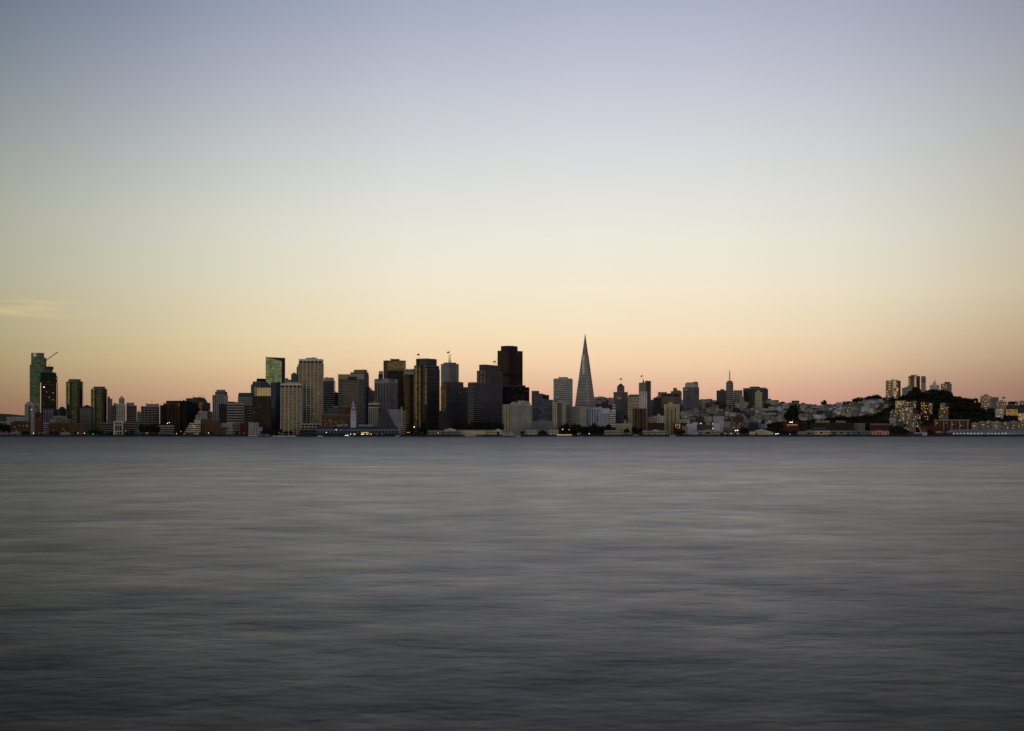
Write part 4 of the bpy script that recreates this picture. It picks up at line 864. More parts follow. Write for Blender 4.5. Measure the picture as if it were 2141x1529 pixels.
# white gridded tower
o = T('office_tower', 'white gridded tower left of the great pyramid, antennas on roof', 'office tower', 1157.5, 1182.5, 1197, 791, 3450, phi=R(-33))
full(o, wall='white', glz='dark', style='grid', nx=10, ny=9, pw=.22, fh=4.6, wf=.5, crown=2.5)
pent(o, .25, .8, .3, .7, 3, 'grey'); mast(o, .3, .4, 7, r=.25, n=3, gap=5)
# ---- the pyramid
D_ = 3300
apx = WX(1223.5, D_); al = math.atan((1223.5-CX)/F); ph = PHN + 0
o = B(); o.D = D_; g0 = ground(apx, D_); o.z0 = g0
o.root = empty('pyramid_skyscraper', (apx, D_, g0), ph, 'tall slender white pyramid skyscraper with a pointed spire', 'skyscraper')
H = WZ(698, D_)-g0; zc = WZ(744, D_)-g0
hw0 = 21.8
hw = lambda z: hw0*(1-z/(H*1.03))
nf = 46; fh = zc/nf; m = MB(); gm = []
for i in range(nf):
    z = i*fh
    a, b_ = hw(z), hw(z+fh*.56); m.prism([(-a,-a),(a,-a),(a,a),(-a,a)], z, z+fh*.56, top=[(-b_,-b_,z+fh*.56),(b_,-b_,z+fh*.56),(b_,b_,z+fh*.56),(-b_,b_,z+fh*.56)])
for s0, s1 in ((-1,-1),(1,-1),(1,1),(-1,1)):
    k = len(m.v); a, b_ = hw(0), hw(zc); w_ = 1.6
    pa = [(s0*a, s1*a), (s0*(a-w_), s1*a), (s0*(a-w_), s1*(a-w_)), (s0*a, s1*(a-w_))]
    pc = [(s0*b_, s1*b_), (s0*(b_-1), s1*b_), (s0*(b_-1), s1*(b_-1)), (s0*b_, s1*(b_-1))]
    if s0*s1 > 0: pa, pc = pa[::-1], pc[::-1]
    m.prism([(p[0]*1.012, p[1]*1.012) for p in pa], 0, zc, top=[(p[0]*1.03, p[1]*1.03, zc) for p in pc])
m.build('wall', wl('quartz'), o.root)
for i in range(nf):
    z = i*fh+fh*.56; a, b_ = hw(z)-.35, hw(z+fh*.44)-.3
    MB().prism([(-a,-a),(a,-a),(a,a),(-a,a)], z, z+fh*.44, top=[(-b_,-b_,z+fh*.44),(b_,-b_,z+fh*.44),(b_,b_,z+fh*.44),(-b_,b_,z+fh*.44)]).build('window_band', gl('dark'), o.root)
# the two fins: elevator shaft and stair, vertical outer walls starting part way up
zs = WZ(811, D_)-g0; e_ = hw(zs)
for nm, sgn, ax_ in (('elevator_wing', -1, 1), ('elevator_wing', 1, 1)):
    w_ = 3.0; m = MB(); y_in, y_out = 0, sgn*(hw(zs)-3.2)
    ys = sorted((y_in, y_out)); m.box(-w_, w_, ys[0], ys[1], zs-4, zc+.5)
    m.build(nm, wl('white'), o.root)
MB().box(-.7, .7, hw(zs)*-1-.2, 0, 0, 2).build('entrance', gl('dark'), o.root)
a = hw(zc)*.93
MB().prism([(-a,-a),(a,-a),(a,a),(-a,a)], zc+.52, H, top=[(-.25,-.25,H),(.25,-.25,H),(.25,.25,H),(-.25,.25,H)]).build('spire', mat('spire_metal', (.26,.21,.24), .5, metal=.3, var=.1), o.root)
MB().box(-hw(zc)*1.02, hw(zc)*1.02, -hw(zc)*1.02, hw(zc)*1.02, zc-.8, zc+.5).build('spire_base', wl('mauve'), o.root)
# ================================================================== right of the pyramid (photo columns 1150 - 2141)
o = T('apartment_tower', 'apartment tower with bright cream left face and dark bays before pyramid', 'apartment tower', 1155, 1164, 1183, 841, 2900, phi=R(-52))
full(o, wall='cream', glz='dark', style='grid', nx=2, ny=7, pw=.5, fh=3.2, wf=.4)
MB().box(o.X1-.3, o.X1+1.3, o.Y0+o.b*.05, o.Y0+o.b*.5, 0, o.H-1).build('dark_bay', wl('mid'), o.root)
sub(o, .1, .98, .6, .98, o.H, hz(o, 836), wall='pale', style='plain')
o = T('old_office_tower', 'old tower with setback dome and needle behind the cream apartment tower', 'office tower', 1157, None, 1176, 838, 3150, b=20)
full(o, wall='mauve', glz='dark', style='grid', nx=5, ny=5, pw=.55); sub(o, .1, .75, .1, .8, o.H, hz(o, 832), wall='grey', style='plain')
dome(o, .45, .4, 4.5, hz(o, 832), hz(o, 828.5), 'bluewhite'); mast(o, .5, .4, 16, z=hz(o, 829), r=.7, m='mauve')
o = simple('apartment_building', 'grey slab with balconies, first right of the cream apartment tower', 1183, None, 1193.5, 848, 2960, wall='grey', glz='dark', style='band', fh=3.2, b=20)
o = simple('apartment_building', 'wide balconied block in front of the pyramid base', 1193.5, None, 1226, 850, 2940, wall='conc', glz='black', style='grid', nx=11, ny=5, pw=.5, fh=3.2, wf=.5, b=24)
MB().box(lx(o, 1212), o.X1+.3, o.Y0-1.2, o.Y0-.48, 0, o.H+.5).build('blank_wall', wl('conc'), o.root)
o = simple('office_building', 'white block with tall dark slot windows right of the pyramid base', 1226.5, None, 1251.5, 852, 2950, wall='bluewhite', glz='blue', style='fins', nx=5, ny=4, pw=.55, crown=4, b=24, pr=.2)
MB().box(lx(o, 1251)+.3, lx(o, 1258), o.Y0+3, o.Y1, 0, hz(o, 851)).build('side_wing', wl('bluewhite'), o.root)
o = simple('office_building', 'lower white block with grouped slot windows beside the taller one', 1251, None, 1276, 862, 2930, wall='bluewhite', glz='blue', style='fins', nx=9, ny=4, pw=.6, crown=3, b=20, pr=.2)
sub(o, .28, .95, .2, .9, o.H, hz(o, 854), wall='bluewhite', style='plain')
o = T('office_building', 'white building with strong horizontal stripes and stepped top', 'office building', 1276, None, 1287, 858, 2920, b=18)
full(o, wall='white', glz='blue', style='band', fh=4.4, wf=.5); sub(o, .4, 1, .1, .9, o.H, hz(o, 846), wall='bluewhite', glz='blue', style='band', fh=4.4)
o = simple('office_building', 'dark brown grey tower right of the striped white building', 1286, 1299, 1303.5, 834.5, 2990, wall='mid', glz='black', style='grid', nx=6, ny=4, pw=.5, phi=R(-12))
pent(o, .3, .8, .2, .8, 3.5, 'pale')
# domed octagonal tower
o = T('old_office_tower', 'old stone tower with arched top storeys and dark pointed dome', 'tower', 1283, 1300, 1312.5, 819.5, 3500, phi=R(-36))
full(o, wall='tan', glz='black', style='grid', nx=7, ny=6, pw=.6, fh=4, wf=.45)
c8 = lambda r: [(r*math.cos(math.pi/8+math.pi/4*i), r*math.sin(math.pi/8+math.pi/4*i)) for i in range(8)]
MB().prism(c8(9.2), o.H, hz(o, 808.5)).build('octagon_stage', wl('tan'), o.root)
for i in range(8):
    a = math.pi/4*i; MB().box(-1.1, 1.1, -8.6, -8.2, o.H+5, hz(o, 810.5)).build('arched_window', gl('black'), o.root, rz=a)
MB().prism(c8(9.4), hz(o, 808.5)+.01, hz(o, 802), top=[(p[0], p[1], hz(o, 802)) for p in c8(2.2)]).build('dome', wl('slate'), o.root)
flagpole(1300, 803, 790.5, 3490, 'flagpole with flag on the dark pointed dome', (.12,.05,.04), w=5)
# pale ornate block with towers
o = simple('apartment_building', 'cream ornate building with mansard roof left of the slim white tower', 1313, None, 1337, 830, 3450, wall='cream', glz='black', style='grid', nx=8, ny=5, pw=.5, fh=4, b=22)
hip(o, o.H, hz(o, 825), 'mid', .3, apex=.8)
simple('apartment_building', 'cream stepped block below the ornate mansard building', 1314, None, 1338, 843, 3200, wall='cream', glz='black', style='grid', nx=7, ny=5, pw=.5, fh=3.6, b=22)
o = T('hotel_tower', 'pale hotel tower with dark right face and spire flag', 'tower', 1336, 1349.5, 1360.5, 800, 3600, phi=R(-38))
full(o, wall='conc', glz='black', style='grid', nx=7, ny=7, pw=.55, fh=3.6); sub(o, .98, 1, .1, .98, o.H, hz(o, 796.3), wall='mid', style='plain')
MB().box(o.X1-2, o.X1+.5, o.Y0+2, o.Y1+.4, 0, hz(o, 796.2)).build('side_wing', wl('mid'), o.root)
MB().cyl(o.X0+o.a*.6, o.Y0+2, 2.6, .2, o.H, hz(o, 792), 8).build('spire', wl('mid'), o.root)
flagpole(1343.5, 793, 784.5, 3600, 'flagpole with dark flag above the pale hotel tower', (.06,.02,.02), w=5)
o = simple('apartment_tower', 'slim white balcony tower in front of the flagged hotel tower', 1337.5, None, 1352.5, 819, 3150, wall='white', glz='grey', style='grid', nx=3, ny=4, pw=.35, fh=3.4, wf=.6, b=16)
o = T('office_tower', 'brown vertical slab tower with dark recesses near the piers', 'office tower', 1323, None, 1352, 854, 2880, b=26)
full(o, wall='umber', style='plain')
for i, (a, b_) in enumerate(((1328.5, 1331), (1335, 1336), (1339, 1342.5), (1346.5, 1348))):
    MB().box(lx(o, a), lx(o, b_), o.Y0-.3, o.Y0+.4, 2, o.H-2).build('window_strip', gl('black'), o.root)
simple('office_building', 'dark building between slim white tower and mansard hotel, tallest part', 1354, None, 1367, 836, 3250, wall='mid', glz='black', style='grid', nx=4, ny=4, pw=.4, b=20)
simple('office_building', 'dark square block left of the mansard hotel', 1366, None, 1383, 832, 3500, wall='dgrey', glz='black', style='grid', nx=5, ny=4, pw=.5, b=24)
simple('apartment_building', 'pale flat roofed block behind left of the mansard hotel', 1376, None, 1394, 820, 3800, wall='sand', glz='black', style='grid', nx=6, ny=4, pw=.5, b=22)
o = T('hotel', 'big tan hotel with dark mansard roof and chimneys', 'hotel', 1382, 1407, 1421.5, 829, 3600, phi=R(-30))
full(o, wall='tan', glz='black', style='grid', nx=12, ny=9, pw=.6, fh=4, wf=.4)
hip(o, o.H, hz(o, 822.5), 'darkred', .4, apex=.82)
m = MB()
for i in range(6): m.box(o.X0+o.a*(.02+i*.19), o.X0+o.a*(.05+i*.19), o.Y0-.2, o.Y0+2.5, o.H, hz(o, 823))
m.build('dormers', wl('tan'), o.root)
o = simple('apartment_tower', 'stepped tan apartment tower with chimney block behind the mansard hotel', 1403, None, 1425, 818, 3850, wall='tan', glz='black', style='grid', nx=7, ny=5, pw=.55, b=22)
sub(o, .22, .55, .2, .8, o.H, hz(o, 811), wall='tan', glz='black', style='grid', nx=3, ny=3, pw=.55); sub(o, .55, .85, .2, .8, o.H, hz(o, 816), wall='mid', style='plain')
o = T('apartment_tower', 'broad grey tower with a white blocky top on the hill', 'tower', 1428, 1450.5, 1461.5, 809.5, 3700, phi=R(-30))
full(o, wall='grey', glz='black', style='grid', nx=9, ny=6, pw=.45, fh=3.9, wf=.5)
sub(o, .14, .98, .1, .9, o.H, hz(o, 801.5), wall='offwhite', style='plain'); sub(o, .2, .7, .2, .8, hz(o, 801.5), hz(o, 799.5), wall='sand', style='plain'); sub(o, .8, 1, .3, .8, hz(o, 801.5), hz(o, 798), wall='grey', style='plain')
lit(o, [(1432, 815), (1436, 815)], 'glow', 1.6, 1.2)
o = T('apartment_tower', 'cream tower with dark vertical window stacks and orange accents', 'apartment tower', 1389, None, 1420.5, 845.5, 2960, b=22)
full(o, wall='cream', glz='black', style='grid', nx=10, ny=6, pw=.6, fh=3.3, wf=.45)
sub(o, .28, .56, .1, .6, o.H, hz(o, 841.5), wall='cream', style='plain')
MB().box(lx(o, 1403.5), lx(o, 1405.5), o.Y0-.9, o.Y0, 2, hz(o, 857)).build('orange_panel', wl('orange'), o.root)
for a in (1395.5, 1411): MB().box(lx(o, a), lx(o, a+1.6), o.Y0-.8, o.Y0, 2, o.H-6).build('window_strip', gl('black'), o.root)
simple('apartment_building', 'dark red block left of the orange accented cream tower', 1365, None, 1388, 852, 3080, wall='darkred', glz='black', style='grid', nx=6, ny=4, pw=.5, b=22)
o = simple('apartment_building', 'white rounded low blocks before the dark red block', 1366, None, 1389, 869.5, 2900, wall='offwhite', glz='dark', style='fins', nx=5, ny=4, pw=.8, b=20)
sub(o, .4, .62, .2, .7, o.H, o.H+4, wall='offwhite', style='plain')
simple('apartment_building', 'pale grey flats beside the brown vertical slab tower', 1352.5, None, 1366, 872, 2890, wall='pale', glz='dark', style='band', fh=3.3, b=18)
simple('brick_building', 'red brick warehouse near pier, left one by the dark block', 1354, None, 1371, 883.5, 2800, wall='redbrick', glz='black', style='grid', nx=6, ny=4, pw=.5, fh=3.8, b=22)
simple('brick_building', 'nearly black brick warehouse right of the left red one', 1371.2, None, 1388.5, 884.5, 2790, wall='darkred', glz='black', style='grid', nx=5, ny=4, pw=.5, fh=3.8, b=22)
o = simple('brick_building', 'brick warehouse with many lit windows before the white folded wall', 1408, None, 1436, 884, 2850, wall='redbrick', glz='black', style='grid', nx=9, ny=4, pw=.5, fh=3.8, b=22)
rlit(o, 10, 1411, 1424, 886, 897, 'glow', 1.1, 1.4, 8, 4, 2.6)
# hilltop group
o = simple('apartment_tower', 'dark flat topped apartment block left of the mast tower', 1498.5, None, 1518, 816.5, 3900, wall='mid', glz='black', style='grid', nx=6, ny=5, pw=.4, b=24); pent(o, .4, .8, .2, .8, 3, 'dgrey')
o = T('apartment_tower', 'slim grey hilltop tower carrying a red and white lattice mast', 'tower', 1518, 1526, 1533, 799.5, 3850, phi=R(-40))
full(o, wall='conc', glz='black', style='band', fh=5.2, wf=.35); sub(o, .15, .9, .15, .9, o.H, hz(o, 796.5), wall='mid', style='plain')
xx, yy = o.X0+o.a*.5, o.Y0+o.b*.5; z0_, z1_ = hz(o, 796.5), hz(o, 774)
m1, m2 = MB(), MB(); n = 7
for i in range(n):
    a, b_ = z0_+(z1_-z0_)*i/n, z0_+(z1_-z0_)*(i+1)/n; w0, w1 = 1.5*(1-i/n)+.25, 1.5*(1-(i+1)/n)+.25
    for sx_, sy_ in ((1,1),(1,-1),(-1,1),(-1,-1)):
        (m1 if i % 2 == 0 else m2).tube((xx+sx_*w0, yy+sy_*w0, a), (xx+sx_*w1, yy+sy_*w1, b_), .28, 4)
        (m1 if i % 2 == 0 else m2).tube((xx+sx_*w0, yy+sy_*w0, a), (xx-sx_*w1, yy+sy_*w1, b_), .2, 4)
m1.build('mast_red_section', mat('mast_red', (.35,.03,.02), .6), o.root); m2.build('mast_white_section', wl('white'), o.root)
simple('apartment_tower', 'pale green apartment tower right of the mast tower', 1533.5, None, 1552, 816, 3950, wall='conc', glz='black', style='grid', nx=6, ny=5, pw=.5, b=22)
simple('apartment_building', 'small pale block right of the pale green tower', 1547, None, 1555.5, 829, 3650, wall='sand', glz='black', style='grid', nx=3, ny=3, pw=.6, b=14)
o = T('apartment_tower', 'broad dark hilltop block with pale roof band and annex', 'apartment building', 1554, 1573, 1600.5, 813, 3950, phi=R(-55), b=60)
full(o, wall='mid', glz='black', style='grid', nx=5, ny=14, pw=.35, fh=3.4, wf=.5); sub(o, -.02, 1.02, -.01, .5, o.H, hz(o, 811), wall='sand', style='plain'); sub(o, .1, .9, .5, .98, o.H, hz(o, 810), wall='grey', style='plain'); sub(o, .2, .8, .3, .6, hz(o, 811)+.02, hz(o, 808), wall='dgrey', style='plain')
o = simple('apartment_tower', 'slim cream tower with tall dark windows before broad hilltop block', 1579, None, 1593, 820, 3700, wall='cream', glz='black', style='grid', nx=4, ny=4, pw=.6, fh=4.5, wf=.4, b=16)
sub(o, .3, .65, .2, .7, o.H, hz(o, 816), wall='cream', style='plain')
# mid ground landmarks on the slope
o = T('office_building', 'white ribbed modern block low on the hillside', 'office building', 1491, None, 1513.5, 870.5, 3060, b=22); full(o, wall='bluewhite', glz='grey', style='fins', nx=14, ny=8, pw=.6, crown=.5, pr=.3)
simple('office_building', 'pale blue plain box near the piers', 1491, None, 1505, 885.5, 2830, wall='bluewhite', style='plain', b=18)
o = T('storage_building', 'bright white folded wall with stepped left edge', 'building', 1435, None, 1457, 891, 2820, b=18)
MB().box(lx(o, 1448), o.X1, o.Y0, o.Y1, 0, hz(o, 883.5)).box(lx(o, 1441), lx(o, 1448)-.02, o.Y0+.5, o.Y1, 0, hz(o, 886.5)).box(o.X0, lx(o, 1441)-.02, o.Y0+1, o.Y1, hz(o, 890.5), hz(o, 887.5)).build('wall', wl('bluewhite'), o.root)
simple('office_building', 'dark long block between white folded wall and pale blue box', 1457.5, None, 1490, 888, 2840, wall='mid', glz='black', style='grid', nx=9, ny=4, pw=.4, fh=4.5, b=22)
simple('small_building', 'pale yellow block in front of the lit brick warehouse', 1427, None, 1437, 891, 2790, wall='sand', glz='black', style='grid', nx=3, ny=3, pw=.5, b=14)
simple('brick_building', 'white roofed long low building under the cream tower', 1418, None, 1442, 877, 3000, wall='white', style='plain', b=20)
for lab, a, b_, yt, D_, wk in (('red brick block at the foot of the wooded cliff, left end', 1638, 1670, 881, 2840, 'redbrick'), ('plain dark red block beside the lit red brick one', 1670.3, 1688, 882, 2850, 'darkred'),
        ('long dark red brick building with tan roof boxes', 1694, 1784, 884, 2800, 'darkred'), ('white framed grid building at right end of the brick row', 1785, 1808, 885.5, 2810, 'grey'), ('red brick building with long pale roof near the red sign', 1819, 1868, 888.5, 2790, 'redbrick')):
    o = simple('brick_building', lab, a, None, b_, yt, D_, wall=wk, glz='black', style='grid', nx=max(4, int((b_-a)/4)), ny=5, pw=.45, fh=4, b=26)
    if 'long dark' in lab:
        pent(o, .12, .45, .2, .8, 4.5, 'tan'); pent(o, .6, .83, .2, .8, 3.5, 'tan'); MB().box(lx(o, 1701), lx(o, 1727), o.Y0-1, o.Y0-.48, hz(o, 896.5), hz(o, 895.3)).build('canopy', wl('tan'), o.root)
    if 'cliff' in lab: rlit(o, 7, 1645, 1669, 887, 893, 'glow', 1.3, 1.3, 4); lit(o, [(1652, 883, 2), (1656, 883, 2.6)], 'white', h=1.5)
    if 'pale roof' in lab: MB().box(o.X0, o.X1, o.Y0+.2, o.Y1, o.H, o.H+2.6).build('roof', wl('mauve'), o.root)
# ---- towers beyond the wooded hill
def far_tower(label, x0, xc, x1, yt, D, phi, **k):
    o = T('apartment_tower', label, 'apartment tower', x0, xc, x1, yt, D, phi=phi); full(o, **k); return o
o = T('apartment_tower', 'twin slab tower with lit golden balconies, leftmost behind the wooded hill', 'apartment tower', 1852, None, 1883, 795.5, 4100, b=26)
block(o, lx(o, 1852), lx(o, 1863), o.Y0, o.Y1, 0, o.H, wall='sand', glz='gold', style='band', fh=3.4, wf=.55)
MB().box(lx(o, 1863.3), lx(o, 1865), o.Y0+1, o.Y1, 0, hz(o, 795)).build('shadow_joint', wl('black'), o.root)
MB().box(lx(o, 1865), lx(o, 1868.5), o.Y0-1.5, o.Y1, 0, hz(o, 792)).build('lift_shaft', wl('bluewhite'), o.root)
block(o, lx(o, 1869), lx(o, 1878), o.Y0, o.Y1, 0, hz(o, 794.5), wall='sand', glz='gold', style='band', fh=3.4, wf=.55)
block(o, lx(o, 1878)+.1, o.X1, o.Y0+2, o.Y1, 0, hz(o, 796), wall='mid', glz='black', style='band', fh=3.4, wf=.6)
rn = random.Random(4); lit(o, [(rn.uniform(1869.5, 1877.5), 797.5+2.5*i) for i in range(15)], 'glow', 5.5, 1.5); lit(o, [(rn.uniform(1853.5, 1861), 799+2.5*i) for i in range(0, 14, 2)], 'glow', 4.5, 1.4)
o = T('apartment_tower', 'plain grey wedge block with sloping top between lit towers', 'building', 1886, None, 1906, 811, 3900, b=22)
m = MB(); q = [(o.X0,0),(o.X1,0),(o.X1,hz(o,804.5)),(lx(o,1899),hz(o,806.5)),(lx(o,1895),hz(o,809.5)),(o.X0,hz(o,811.5))]; k = len(q)
m.v += [(a, o.Y0, b_) for a, b_ in q]+[(a, o.Y1, b_) for a, b_ in q]; m.f += [tuple(range(k)), tuple(range(2*k-1, k-1, -1))]; m.m += [0, 0]
for i in range(k): j = (i+1) % k; m.f.append((j, i, k+i, k+j)); m.m.append(0)
m.build('wall', wl('grey'), o.root)
o = T('apartment_tower', 'dark tower with lit window column and wide roof, beside fluted tower', 'apartment tower', 1899.5, None, 1923.5, 787.5, 3950, b=26)
block(o, lx(o, 1899.5), lx(o, 1904.5), o.Y0+1, o.Y1, 0, o.H, wall='umber', glz='gold', style='band', fh=3.3, wf=.55)
block(o, lx(o, 1904.6), lx(o, 1911), o.Y0, o.Y1, 0, hz(o, 785), wall='mid', style='plain')
block(o, lx(o, 1911)+.1, lx(o, 1917), o.Y0+.6, o.Y1, 0, o.H, wall='grey', glz='gold', style='band', fh=3.3, wf=.55)
block(o, lx(o, 1917)+.1, o.X1, o.Y0, o.Y1, 0, o.H, wall='dgrey', glz='black', style='band', fh=3.3, wf=.6)
MB().box(lx(o, 1904), lx(o, 1918.5), o.Y0-.5, o.Y1, hz(o, 785)+.02, hz(o, 784)).box(lx(o, 1899), lx(o, 1924), o.Y0-.8, o.Y1+.3, o.H+.02, o.H+1.2).build('roof_slab', wl('tan'), o.root)
mast(o, .52, .3, 3.5, z=hz(o, 784)); lit(o, [(1913.8, 790+2.6*i) for i in range(9)], 'glow', 4.5, 1.3); lit(o, [(1902, 793+5*i) for i in range(4)], 'glow', 3, 1.2)
# fluted memorial column tower on the hill
D_ = 3060; gx = WX(1933, D_); g0 = ground(gx, D_+8)-1
o = B(); o.D = D_; o.z0 = g0; o.root = empty('observation_tower', (gx, D_+8, g0), 0, 'pale fluted cylindrical tower with open arches at its top', 'tower')
zz = lambda py: WZ(py, D_+8)-g0; rr_ = 5.0; n = 20
flut = lambda r0, r1: ([((r0 if i % 2 else r0-.45)*math.cos(math.pi*i/n), (r0 if i % 2 else r0-.45)*math.sin(math.pi*i/n)) for i in range(2*n)])
MB().prism(flut(rr_+.2, 0), 0, zz(800), top=[(p[0], p[1], zz(800)) for p in flut(rr_-.3, 0)]).build('fluted_shaft', wl('sand'), o.root)
MB().cyl(0, 0, 3.6, 3.6, zz(800)+.01, zz(789), 14).build('inner_core', wl('dgrey'), o.root)
m = MB()
for i in range(10):
    a = 2*math.pi*(i+.5)/10; cx, cy = 4.3*math.cos(a), 4.3*math.sin(a); m.cyl(cx, cy, .72, .72, zz(800)+.01, zz(790.5), 6)
m.build('arcade_columns', wl('sand'), o.root)
MB().cyl(0, 0, 5.1, 5.1, zz(790.5)+.01, zz(788), 20).cyl(0, 0, 4.3, 4.2, zz(788), zz(786.6), 20).build('crown', wl('sand'), o.root)
MB().cyl(0, 0, 4.75, 4.75, zz(796), zz(795), 16).build('gallery_ring', wl('sand'), o.root)
o = T('apartment_tower', 'white stepped tower with a needle right of the fluted tower', 'apartment tower', 1944.5, None, 1964, 805, 4000, b=20)
full(o, wall='white', glz='grey', style='fins', nx=7, ny=5, pw=.6, crown=3); sub(o, .25, .7, .15, .8, o.H, hz(o, 800.5), wall='white', style='plain'); sub(o, .4, .6, .3, .6, hz(o, 800.5), hz(o, 797), wall='offwhite', style='plain'); mast(o, .55, .4, 11, z=hz(o, 797), r=.4, m='grey')
o = T('apartment_tower', 'grey tower with scattered lit windows, rightmost behind the wooded hill', 'apartment tower', 1967.5, 1981.5, 1989.5, 802, 3950, phi=R(-45))
full(o, wall='conc', glz='black', style='grid', nx=6, ny=5, pw=.45, fh=3.4, wf=.5); sub(o, .4, .95, .2, .7, o.H, hz(o, 798.5), wall='mid', style='plain')
rlit(o, 16, 1969, 1981, 804, 828, 'glow', 1.5, 1.2, 7, 2.6, 2.6)
# ---- right hand cluster
def litblock(label, x0, x1, yt, D, wallk, n, seed, glz='gold', k='glow', nm='apartment_building', b=20, top=None, **kw):
    o = T(nm, label, 'apartment building', x0, None, x1, yt, D, b=b)
    full(o, wall=wallk, glz=glz, style='grid', nx=max(3, int((x1-x0)/3)), ny=4, pw=.4, fh=3.3, wf=.5, **kw)
    yb = min(897, 908.5-(o.z0-CH+2)/D*F); rlit(o, int(n*1.15), x0+.6, x1-.6, yt+1.6, yb, k, 1.35, 1.25, seed, 2.5, 2.7)
    if seed % 3 == 1: rlit(o, n//2, x0+.6, x1-.6, yt+1.6, yb, 'ember', 1.35, 1.25, seed+100, 2.5, 2.7)
    if top: sub(o, top[0], top[1], .2, .8, o.H, hz(o, top[2]), wall=wallk, style='plain')
    return o
litblock('cream apartment block glowing with lit windows, right of the wooded hill', 2049.5, 2072, 828, 3350, 'conc', 44, 1, top=(.3, .75, 824.5))
simple('apartment_building', 'plain grey flats right of the cream glowing block', 2072, None, 2087.5, 830.5, 3500, wall='grey', glz='black', style='grid', nx=4, ny=3, pw=.7, b=16)
litblock('stepped apartment block with lit right windows under the flag', 2084, 2103.5, 840, 3250, 'sand', 16, 2, top=(.3, .7, 837))
litblock('white terraced house on the cliff below the flag', 2081, 2097, 857, 3000, 'white', 4, 3, b=14)
litblock('orange glowing apartment block near the right edge', 2102.5, 2130, 854, 3050, 'brown', 50, 4, glz='black')
litblock('cream glowing block cut by the right edge', 2129, 2145, 864, 3000, 'cream', 14, 5)
litblock('pale low flats at the cliff foot left of flag blocks', 2049, 2072, 851, 3150, 'grey', 2, 6, b=14)
flagpole(2101.5, 842, 829.5, 3255, 'flagpole with a large flag on the stepped block', (.16,.03,.03), w=6.5)
# ---- lit houses on the wooded hill
for i, (lab, a, b_, yt, D_, wk, n) in enumerate((
        ('yellow lit terraced flats at the left shoulder of wooded hill', 1872, 1895, 838, 2985, 'cream', 16), ('lower yellow lit flats under the left shoulder of the hill', 1871, 1890, 853, 2930, 'tan', 12),
        ('pale flats right of the lower yellow lit ones', 1891, 1908, 852, 2935, 'offwhite', 6), ('dim brick flats behind trees right of the yellow terraces', 1905, 1917, 838, 2990, 'umber', 5),
        ('dark orange lit flats in the middle of the wooded hill', 1925, 1941, 840, 2925, 'brown', 14), ('white balconied flats joined to the orange lit ones', 1937, 1949, 843, 2930, 'offwhite', 7),
        ('lower orange lit flats below the white balconies', 1930, 1943, 852, 2900, 'brown', 8), ('tall pale flats standing alone in dark trees', 1966.5, 1976, 843, 2915, 'sand', 7),
        ('small red trimmed flats right of the lone pale ones', 1975, 1984.5, 844, 2920, 'redbrick', 4), ('wide pale flats under the lone pale ones', 1963, 1982, 856, 2895, 'tan', 3),
        ('white porch house low on the hill left of the boom', 1882, 1893, 863, 2890, 'offwhite', 3), ('pink lit row house beside the white porch house', 1896, 1906, 864, 2885, 'conc', 5),
        ('narrow pale house at the foot of the lit hill', 1895, 1904, 877, 2850, 'sand', 2), ('dim grey house near the floating crane boom', 1907, 1917, 866, 2880, 'grey', 2),
        ('low cream cottage row above the sheds', 1903, 1914, 883, 2835, 'sand', 2), ('small white cabins left under the lit hill', 1861, 1872, 875, 2855, 'bluewhite', 0),
        ('flat grey row below the small cabins', 1874, 1888, 880, 2845, 'mid', 0), ('blue grey house left under the yellow flats', 1864, 1875, 864, 2890, 'grey', 1))):
    litblock(lab, a, b_, yt, D_, wk, n, 20+i, glz='black', nm='hillside_apartment', b=12)
# ---- buildings at the foot of the hill
o = litblock('long red brick apartments with projecting bays at the hill foot', 1952.5, 2027.5, 879, 2800, 'redbrick', 9, 50, glz='black', nm='brick_building', b=24)
for i in range(9): MB().box(o.X0+o.a*(i+.25)/9, o.X0+o.a*(i+.7)/9, o.Y0-1.8, o.Y0-.5, 0, o.H-1).build('bay_window', wl('umber' if i % 2 else 'tan'), o.root)
MB().box(o.X0-.4, o.X1+.4, o.Y0-.9, o.Y1, o.H, o.H+1.2).build('parapet', wl('pale'), o.root)
simple('brick_building', 'low dark red warehouse left of the projecting bay apartments', 1923.5, None, 1971, 890.5, 2770, wall='redbrick', glz='black', style='grid', nx=12, ny=5, pw=.7, fh=6, b=24)
for i, (a, b_, yt) in enumerate(((2031.5, 2045, 885), (2045.5, 2060, 882.5), (2060.5, 2074, 881), (2074.5, 2092, 882), (2092.5, 2110, 883.5), (2110.5, 2128, 881.5), (2128.5, 2146, 883))):
    litblock(('stepped beige apartments, %s block of the seven behind the long pier' % ['first', 'second', 'third', 'fourth', 'fifth', 'sixth', 'seventh'][i]), a, b_, yt, 2780+(i % 3)*6, 'conc' if i % 2 else 'sand', 2, 60+i, glz='black', nm='beige_apartment', b=18, top=(.3, .7, yt-1.6))
